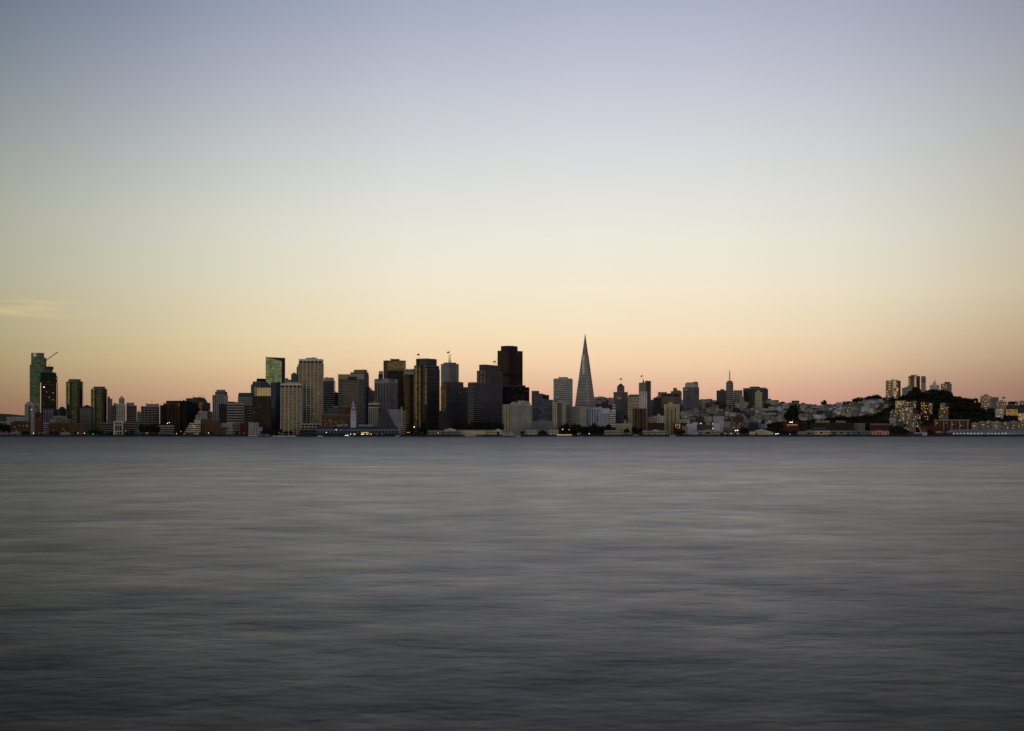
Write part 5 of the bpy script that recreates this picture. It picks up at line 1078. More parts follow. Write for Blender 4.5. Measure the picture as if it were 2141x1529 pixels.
# ================================================================== waterfront: piers, sheds, boats, lamps
def pier(label, x0, x1, ytop, wallk='offwhite', D=2652, b=30, win=0, gable=None, roofk='grey', arch=None, door=True, yb=911.2):
    o = T('pier_building', label, 'pier building', x0, None, x1, ytop, D, b=b, zb=1.6)
    MB().box(o.X0, o.X1, o.Y0, o.Y1, 0, o.H).build('wall', wl(wallk), o.root)
    MB().gable(o.X0+.5, o.X1-.5, o.Y0+1, o.Y1, o.H, o.H+1.5, axis='x').build('roof', wl(roofk), o.root)
    if win:
        for i in range(win):
            c = o.X0+o.a*(i+.5)/win; ww = o.a/win*.26
            MB().box(c-ww, c+ww, o.Y0-.1, o.Y0+.3, o.H*.55, o.H*.8).build('window', gl('black'), o.root)
            if i % 2 == 0: MB().box(c-ww, c+ww, o.Y0-.1, o.Y0+.3, 1.0, o.H*.38).build('doorway', gl('black'), o.root)
    if gable:
        g0_, g1_, gy = gable; ga, gb = lx(o, g0_), lx(o, g1_)
        m = MB(); m.box(ga, gb, o.Y0-.8, o.Y0+3, 0, hz(o, gy+2.2)); m.gable(ga, gb, o.Y0-.8, o.Y0+3, hz(o, gy+2.2), hz(o, gy)); m.build('gable_front', wl(wallk), o.root)
        cw = (gb-ga)*.27; MB().box((ga+gb)/2-cw, (ga+gb)/2+cw, o.Y0-.95, o.Y0-.7, .5 if arch else o.H*.45, o.H*.8).build('archway', gl('black'), o.root)
    return o
pier('pale pier shed under the dark trees at the left edge', 20, 43, 904.5, 'grey', win=5)
pier('small ribbed shed on the quay below the round condos', 127, 146, 905.5, 'pale', win=6)
o = pier('cream pier shed with central gable and flag, left of white ferries', 894, 926, 901.5, 'tan', win=7)
o = pier('cream pier headhouse with pointed gable, left of the white ferries', 929, 953.5, 898.5, 'cream', win=0, gable=(934, 948, 895.5), D=2660)
pier('low grey shed in front of the pointed gable headhouse', 925, 962, 902.5, 'mauve', win=6, D=2650)
pier('long cream pier wall behind the white ferries', 953.5, 1017, 900.5, 'cream', win=0, D=2668)
o = pier('cream pier front with dark doors and gable beside the paddle ferry', 1017.5, 1052, 900.5, 'cream', win=9, gable=(1036, 1047, 896.5), D=2662, arch=True)
pier('pale two storey pier building left of the dark archway', 1100.5, 1123, 900, 'cream', win=6)
o = T('pier_building', 'dark arched pier shed between two pale pier buildings', 'pier building', 1123.3, None, 1146, 903, 2650, b=40, zb=1.6)
n = 10; pts = [(o.X0, 0), (o.X1, 0)]+[(o.X1-(o.X1-o.X0)*i/n, o.H*.5+o.H*.95*math.sin(math.pi*i/n)**.6) for i in range(n+1)]
m = MB(); L_ = len(pts); m.v += [(p[0], o.Y0, p[1]) for p in pts]+[(p[0], o.Y1, p[1]) for p in pts]; m.f += [tuple(range(L_)), tuple(range(2*L_-1, L_-1, -1))]; m.m += [0, 0]
for j in range(L_): jj = (j+1) % L_; m.f.append((jj, j, L_+j, L_+jj)); m.m.append(0)
m.build('arched_shed', wl('black'), o.root); m = MB()
for i in range(n): a, b_ = pts[2+i], pts[3+i]; m.tube((a[0], o.Y0-.3, a[1]+.2), (b_[0], o.Y0-.3, b_[1]+.2), .45, 5)
m.build('arch_rim', wl('pale'), o.root)
pier('pale two storey pier building right of the dark archway', 1146.2, 1168, 900, 'cream', win=6)
pier('pale arcaded restaurant shed right of the dark trees', 1263.5, 1297.5, 901, 'sand', win=8)
o = pier('grey cream pier building with white tent roof', 1343, 1394.5, 901.5, 'sand', win=9)
MB().prism([(lx(o,1363),o.Y0+1),(lx(o,1382),o.Y0+1),(lx(o,1382),o.Y1),(lx(o,1363),o.Y1)], o.H+.1, hz(o, 898), top=[(lx(o,1369),8,hz(o,898)),(lx(o,1371),8,hz(o,898)),(lx(o,1371),9,hz(o,898)),(lx(o,1369),9,hz(o,898))]).build('tent_roof', wl('white'), o.root)
pier('cream pier front with wide central gable and lunette window', 1452, 1505, 902, 'sand', win=10, gable=(1470, 1490, 897.5))
pier('small white gatehouse left of the wide central gable', 1452, 1459, 903.2, 'offwhite', D=2646, b=6)
o = pier('grey modern pier hall with sloping red roof', 1512, 1547, 897.5, 'mid', win=6, roofk='redbrick'); MB().box(o.X0, o.X1, o.Y0-.8, o.Y0+6, hz(o, 897.4), hz(o, 893.8)).build('red_fascia', wl('orange'), o.root)
lit(o, [(1538, 900.5, 2), (1542, 900, 2)], 'white', h=1.3); lit(o, [(1516, 907, 1.5), (1528, 907, 3), (1542, 907, 1.5)], 'warm', h=1.5)
o = pier('large cream gabled pier shed with one dark door', 1567.5, 1617, 904.5, 'cream'); m = MB(); m.gable(o.X0, o.X1, o.Y0-.2, o.Y1-2, o.H+.02, hz(o, 896.5)); m.build('gable_front', wl('cream'), o.root)
MB().box(lx(o, 1577), lx(o, 1583), o.Y0-.4, o.Y0+.3, .5, o.H*.9).build('doorway', gl('black'), o.root)
pier('flat cream wing left of the large gabled pier shed', 1567, 1580, 903.5, 'cream', D=2648, b=12)
pier('plain grey pier shed left of the cream lunette front', 1668, 1697.5, 903.5, 'grey', gable=(1684, 1699, 898.5))
pier('cream pier front with lunette sign panel and square windows', 1698, 1737, 901.5, 'cream', win=7, gable=(1711, 1723.5, 900.5))
pier('long grey pier shed between the two cream fronts', 1737.3, 1782, 902, 'grey', win=3)
pier('ribbed dark pier shed with small gable left of the red sign', 1782.5, 1818.5, 902.5, 'mid', gable=(1790, 1801, 898), win=0)
o = pier('cream pier front carrying a red square sign', 1819, 1858.5, 902.8, 'cream', win=7)
MB().box(lx(o, 1831.5), lx(o, 1845.5), o.Y0-.9, o.Y0+2, .5, hz(o, 900.6)).build('gable_front', wl('cream'), o.root)
sgn = MB().box(lx(o, 1833.5), lx(o, 1843.8), o.Y0-1.1, o.Y0-.88, hz(o, 910), hz(o, 902.8)).build('red_sign', mat('sign_orange_red', (.50,.06,.03), .6), o.root)
MB().box(lx(o, 1838.2), lx(o, 1839.2), o.Y0-1.2, o.Y0-1.08, hz(o, 907), hz(o, 903.8)).box(lx(o, 1835.6), lx(o, 1841.8), o.Y0-1.2, o.Y0-1.08, hz(o, 909.2), hz(o, 908)).build('sign_mark', wl('cream'), sgn)
o = T('pier_building', 'very long low pier shed with a row of bright lamps', 'pier building', 1985, None, 2150, 905, 2660, b=50, zb=1.6)
full(o, wall='bluegrey', glz='black', style='fins', nx=40, ny=5, pw=.8, crown=1, pr=.1)
MB().gable(o.X0-1, o.X1, o.Y0+.5, o.Y1, o.H, hz(o, 898), axis='x').build('roof', wl('grey'), o.root)
for i in range(15):
    px = 1994.5+i*7.25+(7 if i > 8 else 0); m = MB(); m.cyl(lx(o, px), o.Y0-1.2, .5, .5, hz(o, 907.1), hz(o, 906.1), 8); m.build('wall_lamp', em('soft'), o.root)
o = T('boat_shed', 'red and white striped sheds right of the floating crane, left one', 'shed', 1957, None, 1969, 904.5, 2655, b=14, zb=1.6); full(o, wall='redbrick', style='plain'); gab(o, o.H, hz(o, 902.5), 'bluewhite', axis='x')
o = T('boat_shed', 'red and white striped sheds right of the floating crane, right one', 'shed', 1979, None, 1991, 904.5, 2655, b=14, zb=1.6); full(o, wall='redbrick', style='plain'); gab(o, o.H, hz(o, 902.5), 'bluewhite', axis='x')
# cream ornate building and dark brick row near the trees
simple('apartment_building', 'cream terraced building glowing above the dark trees', 1287, None, 1320, 886, 2800, wall='cream', glz='black', style='grid', nx=12, ny=4, pw=.5, fh=4, b=18)
simple('brick_building', 'long dark brick building behind the waterfront tree row', 1215, None, 1287, 893, 2760, wall='brown', glz='black', style='grid', nx=14, ny=4, pw=.6, fh=4, b=22)
o = simple('brick_building', 'dark low brick building left of the tree row', 1168, None, 1200, 893, 2765, wall='brown', glz='black', style='grid', nx=7, ny=4, pw=.6, fh=4, b=22)
# ---- boats
def ferry(label, x0, x1, D=2618, hull='white', decks=2, dk='white', stripe=None, fun='mid', lamps=0, sc=1.):
    L = (x1-x0)/F*D; c = empty('ferry_boat', (WX((x0+x1)/2, D), D, 0), 0, label, 'boat'); h = L*.09*sc
    hp = lambda s: [(-L/2*s, -L*.08), (L/2*.82*s, -L*.1), (L/2*s, 0), (L/2*.82*s, L*.1), (-L/2*s, L*.08)]
    MB().prism(hp(.93), -.4, h, top=[(p[0], p[1], h) for p in hp(1)]).build('hull', wl(hull), c)
    MB().prism([(p[0]*1.002, p[1]*1.03) for p in hp(.95)], -.3, h*.38).build('hull_bottom', wl('black'), c)
    if stripe: MB().prism([(p[0]*1.003, p[1]*1.02) for p in hp(.97)], h*.42, h*.8).build('hull_stripe', wl(stripe), c)
    z = h
    for k in range(decks):
        a0, a1 = -L*.44+k*L*.02, L*.34-k*L*.05; dh = L*.045*sc
        MB().box(a0, a1, -L*.075, L*.075, z+.02, z+dh).build('deck_cabin', wl(dk), c)
        MB().box(a0+L*.02, a1-L*.015, -L*.075-.08, L*.075+.08, z+dh*.28, z+dh*.8).build('cabin_window', gl('black'), c)
        z += dh
    MB().box(-L*.05+L*.12, L*.06+L*.12, -L*.05, L*.05, z+.02, z+L*.04*sc).build('wheelhouse', wl(dk), c)
    MB().tube((-L*.1, 0, z), (-L*.12, 0, z+L*.09*sc), L*.018, 8).build('funnel', wl(fun), c)
    MB().tube((L*.14, 0, z+L*.04*sc), (L*.14, 0, z+L*.16*sc), .18, 4).build('boat_mast', wl('grey'), c)
    for i in range(lamps):
        MB().box(-L*.35+i*L*.6/lamps, -L*.35+i*L*.6/lamps+.9, -L*.075-.3, -L*.075-.1, h+.4, h+1.3).build('cabin_lamp', em('white'), c)
    return c
ferry('white harbour ferry moored left of the paddle ferry, larger one', 972, 990, decks=2, sc=1.5)
ferry('smaller white boat right behind the larger harbour ferry', 988, 996, decks=2, sc=1.8)
ferry('white paddle ferry with red stern at cream pier', 1050, 1078, decks=3, hull='white', stripe='redbrick', sc=1.35)
ferry('small white launch right of the paddle ferry', 1077, 1089, decks=2, sc=1.3, dk='bluewhite')
ferry('white and red boat left of the tent roofed pier', 1322, 1337.5, decks=2, hull='redbrick', sc=1.3)
ferry('white ferry with lamps moored before the terminal clock', 720, 732, decks=2, lamps=4, sc=1.5)
ferry('pale ferry at the right end of the terminal', 826, 836.5, decks=2, dk='sand', sc=1.7)
ferry('white boat with a tall mast by the tent roofed pier', 1400, 1414, decks=2, dk='bluewhite', sc=1.4)
ferry('long white ferry moored left of the terminal annex', 519, 541, decks=1, hull='white', sc=1.1)
ferry('second long ferry behind, blue hulled and touching the first', 541, 568, decks=1, hull='navy', sc=.9)
ferry('low grey barge left of the terminal, dark hull', 628, 655, decks=1, hull='black', dk='mid', sc=.6)
ferry('dark hulled excursion boat before the arcade', 690, 713, decks=1, hull='navy', dk='mid', sc=.7)
ferry('grey workboat near the long cream pier', 997, 1012, decks=1, hull='dgrey', dk='grey', sc=1.)
ferry('small grey tug by the floating crane', 1900, 1907, decks=1, hull='dgrey', dk='grey', sc=1.3)
ferry('yellowish dinner boat with glowing windows by trees', 1164, 1195, decks=1, hull='sand', dk='umber', sc=.55)
e = MB().box(-13.5, 13.5, -2.9, -2.75, 2.6, 3.6).build('lit_window_row', em('glow'), [x for x in bpy.data.objects if x.name.startswith('ferry_boat') and 'dinner' in x.get('label', '')][0])
# sailing masts near the terminal
def sailboat(label, px, D, h):
    c = empty('sailboat', (WX(px, D), D, 0), 0, label, 'sailboat')
    MB().prism([(-5, -1.2), (3.5, -1.4), (5.6, 0), (3.5, 1.4), (-5, 1.2)], -.2, 1.2).build('hull', wl('white'), c)
    MB().tube((0, 0, 1), (0, 0, h), .13, 5).tube((0, 0, 2), (-4, 0, 2.2), .1, 4).build('mast', wl('grey'), c)
    MB().box(-2.5, 1, -.8, .8, 1.2, 1.9).build('cabin', wl('offwhite'), c)
for i, (px, h) in enumerate(((574, 9), (584, 11), (592, 10), (604, 8), (613, 10.5), (669, 9))):
    sailboat('moored sailboat with bare mast, %s from the left near the terminal' % ['first', 'second', 'third', 'fourth', 'fifth', 'sixth'][i], px, 2625-(i % 3)*3, h)
# floating crane on a barge, with red sheds
D_ = 2625
c = empty('crane_barge', (WX(1925, D_), D_, 0), 0, 'crane barge with a long pale boom leaning left', 'crane barge'); X = lambda px: (px-1925)/F*D_
MB().box(X(1898), X(1940), -7, 7, -.5, 2.2).build('barge_deck', wl('dgrey'), c)
MB().box(X(1927), X(1937), -4, 4, 2.22, 7.5).build('crane_house', wl('offwhite'), c)
m = MB(); lattice(m, (X(1928), 0, 5), (X(1916.5), 0, WZ(881.5, D_)), 1.5, 16, .28); m.build('boom', wl('offwhite'), c)
MB().tube((X(1931), 0, 6), (X(1932.5), 0, WZ(897.5, D_)), .3).tube((X(1932.5), 0, WZ(897.5, D_)), (X(1936), 0, 7), .2).tube((X(1932.5), 0, WZ(897.5, D_)), (X(1917), 0, WZ(882.5, D_)), .1).build('a_frame', wl('pale'), c)
MB().box(X(1901), X(1911), -5, 5, 2.22, 6.2).build('red_shed', wl('redbrick'), c)
m = MB().box(X(1911)+.1, X(1925), -5, 5, 2.22, 5.5).build('striped_shed', wl('redbrick'), c); MB().gable(X(1911), X(1925.5), -5.4, 5.4, 5.5, 7.4, axis='x').build('white_roof', wl('bluewhite'), c)
# ---- lamps
def lamp(px, py, k, label, D=2655, r=.62):
    g_ = max(ground(WX(px, D), D), 2.5) if D > 2640 else 2.5
    z = WZ(py, D); c = empty('street_lamp', (WX(px, D), D, g_), 0, label, 'street lamp', 'waterfront lamps')
    r *= .78
    MB().tube((0, 0, -.5), (0, 0, max(z-g_, 1.2)), .14, 5).build('post', wl('dgrey'), c)
    m = MB(); m.cyl(0, 0, r, r*.8, max(z-g_, 1.2), max(z-g_, 1.2)+r*1.4, 8); m.build('lamp_head', em(k), c)
names = {'white': 'white', 'orange': 'orange', 'cool': 'pale', 'warm': 'warm', 'red': 'red', 'yellow': 'yellow'}
for px, py, k, near, r in ((70, 906.5, 'white', 'below the brick tower at the far left', .9), (81.5, 906, 'warm', 'just right of the far left white lamp', .7), (88, 905, 'warm', 'in a cluster below the unfinished tower', .6), (94, 904.5, 'warm', 'third in the cluster below the unfinished tower', .6), (73, 903.5, 'warm', 'slightly above the far left white lamp', .5),
        (163, 906.5, 'orange', 'before the narrower brick block', 1.0), (176.5, 906.5, 'white', 'right of the orange lamp by the narrower brick block', .9), (195, 908, 'cool', 'under the shorter round condo', .5), (262.5, 901.5, 'orange', 'right of the white portal', .8), (242.5, 906.5, 'yellow', 'inside the white portal', .7),
        (350, 886, 'white', 'high over the white framed block, left of two', 1.0), (354, 884.5, 'white', 'high over the white framed block, right of two', .9), (307, 906.5, 'orange', 'below the grey gridded office slab', 1.0), (288.5, 901.5, 'warm', 'left under the grey gridded slab', .6), (378, 902.5, 'orange', 'left of the stepped terraces', .8), (369, 907.5, 'cool', 'right of the white framed block at the quay', .7), (362, 907.5, 'warm', 'by the quay under the white framed block', .5),
        (413, 908, 'yellow', 'before the golden stepped terraces', .9), (436, 906, 'cool', 'before the arched brick building', .8), (509, 906.5, 'red', 'glowing red before the red brick block', .7), (583, 905, 'yellow', 'among the sailboats', .6), (682.5, 905.3, 'white', 'bright above the dark boats by the terminal', .9),
        (866, 894, 'white', 'big bright globe before the tallest stepped slab', 1.4), (852.5, 905, 'orange', 'in a pair right of the terminal, left one', .9), (855.5, 905, 'orange', 'in a pair right of the terminal, right one', .9), (883, 906, 'red', 'tiny and red below the dark street trees', .5), (916, 905.5, 'white', 'before the cream pier shed with flag', .6),
        (1176.5, 898.5, 'white', 'over the glowing dinner boat', .9), (1190, 899, 'cool', 'right over the glowing dinner boat', .6), (1232, 907.5, 'white', 'before the long dark brick building', .9), (1208.5, 908, 'cool', 'under the dark tree row', .5), (1465.5, 886, 'white', 'above the dark long block by the folded wall', 1.0), (1490.5, 897, 'white', 'near the pale blue box', 1.0), (1490.3, 887, 'white', 'high beside the pale blue box', .8),
        (1622.5, 909, 'white', 'brightest beside the large gabled pier shed, left of two', 1.3), (1626.8, 907.5, 'white', 'brightest beside the large gabled pier shed, right of two', 1.1), (1648, 892, 'warm', 'at the lit red brick block', .6), (1652, 909.5, 'cool', 'right of the two brightest lamps', .5), (2100.5, 907.5, 'yellow', 'before the long pier shed', .7)):
    lamp(px, py, k, '%s lamp %s' % (names[k], near), D=2642 if py > 904 else 2700, r=r)
lamp(1843, 911, 'warm', 'warm lamp below the red square sign', D=2640, r=.5)
# quay clutter: low dark retaining strip and railings
m = MB()
for px in range(0, 2141, 7):
    x = WX(px, 2641); m.box(x-.25, x+.25, 2640.2, 2640.7, 3.0, 4.2)
m.box(WX(-20, 2641), WX(2160, 2641), 2640.3, 2640.6, 4.0, 4.2)
r_ = m.build('quay_railing', wl('dgrey')); tag(r_, 'long thin railing along the whole quay edge', 'railing')
# ================================================================== trees
leaf_m = mat('foliage', (.019,.022,.014), .9, var=.5, scale=.25); leaf_d = mat('foliage_dark', (.012,.015,.010), .9, var=.5, scale=.25); bark = mat('bark', (.03,.022,.016), .95)
def crown_mesh(seed, kind):
    rn = random.Random(seed); m = MB(); clumps = []
    if kind == 'round':
        for i in range(16):
            a, e = rn.uniform(0, 6.28), rn.uniform(-.35, 1.2); rr = rn.uniform(.35, .95)
            clumps.append((rr*math.cos(a)*math.cos(e)*.95, rr*math.sin(a)*math.cos(e)*.95, .52+rr*math.sin(e)*.46, rn.uniform(.24, .42)))
    elif kind == 'tall':
        for i in range(16):
            t_ = i/15; rr = .5*(1-t_)**.7+.05; a = rn.uniform(0, 6.28)
            clumps.append((rr*math.cos(a)*.7, rr*math.sin(a)*.7, .18+t_*.85, .30*(1-t_)+.12))
    else:
        for i in range(14):
            a = rn.uniform(0, 6.28); rr = rn.uniform(.2, 1.05); clumps.append((rr*math.cos(a), rr*math.sin(a), .78+rn.uniform(-.10, .16), rn.uniform(.22, .36)))
    for (x, y, z, r) in clumps:
        for j in range(46):
            u, v = rn.uniform(-1, 1), rn.uniform(0, 6.283); s = math.sqrt(1-u*u); q = r*rn.uniform(.65, 1.12)
            c = Vector((x+q*s*math.cos(v), y+q*s*math.sin(v), z+q*u*.75)); n = Vector((s*math.cos(v), s*math.sin(v), u))+Vector((rn.uniform(-.7,.7), rn.uniform(-.7,.7), rn.uniform(-.5,.7)))
            n.normalize(); t1 = n.orthogonal().normalized(); t2 = n.cross(t1); k = rn.uniform(.045, .10)
            m.quad(tuple(c-t1*k-t2*k*.6), tuple(c+t1*k-t2*k*.5), tuple(c+t1*k*.8+t2*k*.7), tuple(c-t1*k*.9+t2*k*.6))
        # a rougher inner mass so that clumps read as solid shade
        for j in range(10):
            v0 = 6.283*j/10; m.quad((x+r*.6*math.cos(v0), y+r*.6*math.sin(v0), z-r*.4), (x+r*.6*math.cos(v0+.7), y+r*.6*math.sin(v0+.7), z-r*.4), (x+r*.45*math.cos(v0+.7), y+r*.45*math.sin(v0+.7), z+r*.45), (x+r*.45*math.cos(v0), y+r*.45*math.sin(v0), z+r*.45))
    return m.mesh('crown', leaf_m if kind != 'tall' else leaf_d)
CR = {k: [crown_mesh(i*7+j, k) for j in range(4)] for i, k in enumerate(('round', 'tall', 'flat'))}
TRK = MB().tube((0,0,-.15), (0.02,0,.5), .055, 6, 0, .03).tube((0.02,0,.42), (.22,.05,.75), .025, 5, 0, .01).tube((0.02,0,.42), (-.2,-.08,.78), .025, 5, 0, .01).mesh('trunk', bark)
TN = [0]
def tree(px, D, h, w, kind='round', label=None, group=None, zb=None):
    x = WX(px, D); z = ground(x, D) if zb is None else zb; TN[0] += 1; i = TN[0]
    c = empty('tree', (x, D, z), 0, label, 'tree', group)
    a = link('crown', CR[kind][i % 4], c); a.scale = (w/2, w/2, h); a.rotation_euler = (0, 0, i*1.3)
    b_ = link('trunk', TRK, c); b_.scale = (h, h, h)
    return c
def tree_at(px, pytop, D, w, kind='round', label=None, group=None):
    x = WX(px, D); g_ = ground(x, D); h = max(4.5, WZ(pytop, D)-g_); return tree(px, D, h/1.06, w, kind, label, group)
ORD = ['first', 'second', 'third', 'fourth', 'fifth', 'sixth', 'seventh', 'eighth', 'ninth', 'tenth', 'eleventh', 'twelfth', 'thirteenth', 'fourteenth', 'fifteenth', 'sixteenth', 'seventeenth', 'eighteenth', 'nineteenth', 'twentieth']
def ordw(i):
    if i < 20: return ORD[i]
    tens = ['twenty', 'thirty', 'forty', 'fifty', 'sixty', 'seventy', 'eighty', 'ninety'][(i+1)//10-2]; r = (i+1) % 10
    return (tens+'-'+ORD[r-1]) if r else {'twenty': 'twentieth', 'thirty': 'thirtieth', 'forty': 'fortieth', 'fifty': 'fiftieth', 'sixty': 'sixtieth', 'seventy': 'seventieth', 'eighty': 'eightieth', 'ninety': 'ninetieth'}[tens]
def row(items, what, group, D, kind='round'):
    for i, it in enumerate(sorted(items)):
        px, py, w = it[:3]; k = it[3] if len(it) > 3 else kind
        jt = random.Random(int(px*7)); tree_at(px, py+jt.uniform(-2.2, 2.2), D+(i*37 % 11), w*jt.uniform(.75, 1.25), k, '%s, %s from the left' % (what, ordw(i)), group)
row([(3, 886, 12), (11, 884, 12), (18, 889, 10), (50, 901, 11), (58, 902, 9)], 'dark waterfront tree at the left edge of the city', 'trees at the left edge', 2720)
row([(107, 900, 9), (118, 902, 8), (157, 903, 8), (189, 897, 12), (200, 899, 11), (212, 902, 9), (225, 903, 9), (233, 901, 8)], 'low dark quay tree between the brick blocks and white portal', 'quay trees by the white portal', 2700)
row([(296, 889, 12), (306, 887, 13), (317, 886, 14), (326, 888, 12), (331, 893, 9), (267, 903, 8), (276, 900, 9), (366, 903, 8), (375, 905, 7), (418, 904, 8), (443, 902, 9), (392, 905, 6), (401, 904, 7)], 'dark quay tree below the office slabs', 'quay trees below the office slabs', 2700)
row([(560, 897, 8), (568, 894, 9), (576, 896, 9), (586, 897, 9), (597, 900, 8), (608, 901, 8), (496, 903, 7), (548, 900, 7)], 'dark quay tree below the two white framed towers', 'quay trees below the white framed towers', 2720)
row([(878, 897, 8), (884, 882, 16, 'tall'), (889, 879, 18, 'tall'), (894, 886, 14), (901, 900, 8), (909, 888, 14), (914, 891, 12), (921, 897, 8)], 'dark street tree in front of the tallest stepped slab', 'trees before the tallest stepped slab', 2730)
row([(951, 884, 13, 'tall'), (958, 881, 15), (964, 885, 13), (971, 886, 13), (978, 884, 14, 'tall'), (985, 885, 14), (992, 884, 15), (1000, 882, 16), (1008, 883, 15), (1016, 882, 16), (1024, 881, 16), (1032, 883, 15), (1040, 882, 15, 'tall'), (1047, 885, 12)], 'dark tree in the long row before the stepped slabs', 'tree row before the stepped slabs', 2740)
row([(1092, 902, 8), (1177, 889, 12), (1183, 887, 14), (1190, 891, 12), (1198, 888, 14), (1203, 886, 15, 'tall'), (1209, 887, 14), (1217, 890, 12), (1226, 892, 11), (1236, 887, 14), (1244, 885, 14), (1252, 893, 10), (1262, 890, 12), (1272, 889, 12), (1282, 893, 10), (1325, 891, 11), (1334, 893, 10), (1341, 895, 9), (1310, 894, 9)], 'dark park tree below the pyramid', 'park trees below the pyramid', 2735)
row([(1390, 899, 8), (1421, 901, 8), (1428, 900, 8), (1552, 893, 10), (1560, 897, 9), (1625, 899, 11), (1634, 897, 12), (1643, 900, 10), (1652, 901, 10), (1660, 899, 10), (1866, 893, 13), (1875, 891, 14), (1884, 893, 13), (1893, 895, 11), (1943, 896, 8), (1950, 899, 7)], 'dark waterfront tree between the right hand piers', 'trees between the piers', 2725)
# wooded cliff and hill: many individual trees at their own places
rn = random.Random(12); G = []
for (x0, x1, yt, D, n, w) in ((1605, 1700, 877, 2990, 9, 19), (1690, 1800, 874, 3020, 10, 19), (1620, 1740, 874, 2940, 10, 19), (1760, 1868, 866, 3010, 10, 19), (1740, 1870, 880, 2910, 11, 19)):
    for i in range(n): G.append((x0+(x1-x0)*(i+rn.uniform(.1, .9))/n, D+rn.uniform(-25, 25), rn.uniform(6, 9), w*rn.uniform(.7, 1.1)))
G.sort()
for i, (px, D, h, w) in enumerate(G): tree(px, D, h, w, rn.choice(('round', 'round', 'flat')), 'dark tree on the wooded cliff above the brick row, %s from the left' % ordw(i) if i < 79 else 'dark tree at the far right of the wooded cliff', 'trees on the wooded cliff')
tree_at(1655, 845, 3250, 26, 'round', 'large dark domed tree, highest on the slope left of the cliff'); tree_at(1664, 846.5, 3255, 22, 'tall', 'tall dark tree just right of the large domed tree')
tree_at(1648, 857, 3200, 18, 'round', 'dark bushy tree at the left foot of the large domed tree')
tree_at(1722.5, 836, 4030, 17, 'round', 'round topped tree alone on the skyline ridge'); tree_at(1515, 841, 3600, 6, 'tall', 'narrow cypress below the dark hilltop block'); tree_at(1558, 824, 3800, 7, 'tall', 'tall dark cypress between hilltop towers')
tree_at(2116, 840, 4035, 24, 'round', 'round dark tree right of the flag on the skyline'); tree_at(2108, 848, 4000, 15, 'round', 'low dark tree under the flag, right side'); tree_at(2138, 848, 4000, 18, 'round', 'dark tree at the right edge of skyline')
row([(1765, 842, 15), (1776, 838, 17), (1786, 835, 18), (1794, 833, 18), (1803, 832, 19), (1811, 831, 19), (1822, 828, 22), (1832, 828, 22), (1839, 830, 20), (1847, 834, 16), (1849, 830, 11), (1817, 830, 18), (1828, 829, 20)], 'dark tree on the skyline left of the golden twin slab', 'skyline trees left of the twin slab', 3985)
H1 = [(1866, 832, 12), (1874, 834, 13), (1882, 831, 14), (1889, 828, 15), (1895, 826, 15), (1902, 823, 15), (1905, 815, 16), (1911, 811, 17), (1917, 812, 17), (1922, 816, 15), (1927, 822, 13), (1934, 824, 13), (1940, 822, 14), (1944, 817, 14, 'flat'), (1950, 814, 16, 'flat'), (1956, 814, 16, 'flat'), (1961, 818, 14), (1967, 822, 14), (1972, 821, 14), (1977, 824, 14), (1982, 829, 14), (1988, 828, 14), (1993, 830, 13), (2000, 833, 14), (2008, 832, 15), (2015, 833, 15), (2023, 836, 14), (2031, 836, 14), (2038, 835, 14, 'flat'), (2043, 840, 12), (2047, 846, 11)]
row(H1, 'dark tree along the crest of the wooded hill', 'trees along the wooded crest', 3075)
G = []
rn = random.Random(5)
houses_px = [(1868, 1920, 836, 888), (1923, 1951, 838, 862), (1962, 1986, 840, 866)]
for k in range(105):
    px = rn.uniform(1905, 2075); D = rn.uniform(2860, 3065); x = WX(px, D); py = HY-(ground(x, D)+8-CH)/D*F
    if px < 1924 and D < 3005 or 1923 < px < 1951 and D < 3000 or 1961 < px < 1987 and D < 3000 or abs(px-1933) < 8 and D > 3040: continue
    G.append((px, D, rn.uniform(9, 13), rn.uniform(13, 20)))
for k in range(7): G.append((2054+k*13, 2900+rn.uniform(-20, 60), rn.uniform(7, 10), 18))
G.sort()
for i, (px, D, h, w) in enumerate(G): tree(px, D, h, w, rn.choice(('round', 'round', 'flat')), 'dark tree on the face of the wooded hill, %s place from left' % ordw(i) if i < 98 else 'dark tree low on the right flank of the wooded hill', 'trees covering the wooded hill')
for i, (px, D) in enumerate(((1868, 2960), (1920, 2960), (1908, 2900), (1899, 2960), (1918, 2880), (1866, 2880), (1890, 2900), (1911, 2850), (1921, 2940), (1880, 2870), (1875, 2925), (1900, 2925), (1885, 2950), (1912, 2950), (1870, 2905), (1905, 2880), (1895, 2860), (1888, 2975), (1903, 2990), (1877, 2990))):
    tree(px, D, 8, 10, 'round', 'small tree among the lit hillside flats, %s from the left' % ordw(i), 'trees among the lit flats')
# ground cover on the wooded slopes: nobody could count it
rn = random.Random(77); m = MB(); k_ = 0
while k_ < 5200:
    px = rn.uniform(1595, 2150); D = rn.uniform(2845, 3085); x = WX(px, D); z = ground(x, D)
    if z < 6: k_ += .2; continue
    r = rn.uniform(1.2, 2.8); c = Vector((x, D, z+rn.uniform(-.2, 2.2)))
    for j in range(3):
        n = Vector((rn.uniform(-1, 1), rn.uniform(-1, .2), rn.uniform(-.2, 1))).normalized(); t1 = n.orthogonal().normalized(); t2 = n.cross(t1)
        q = c+Vector((rn.uniform(-1, 1), rn.uniform(-1, 1), rn.uniform(-.5, 1)))
        m.quad(tuple(q-t1*r-t2*r*.5), tuple(q+t1*r-t2*r*.6), tuple(q+t1*r*.7+t2*r*.8), tuple(q-t1*r*.9+t2*r*.5))
    k_ += 1
tag(m.build('undergrowth', leaf_m), kind='stuff')
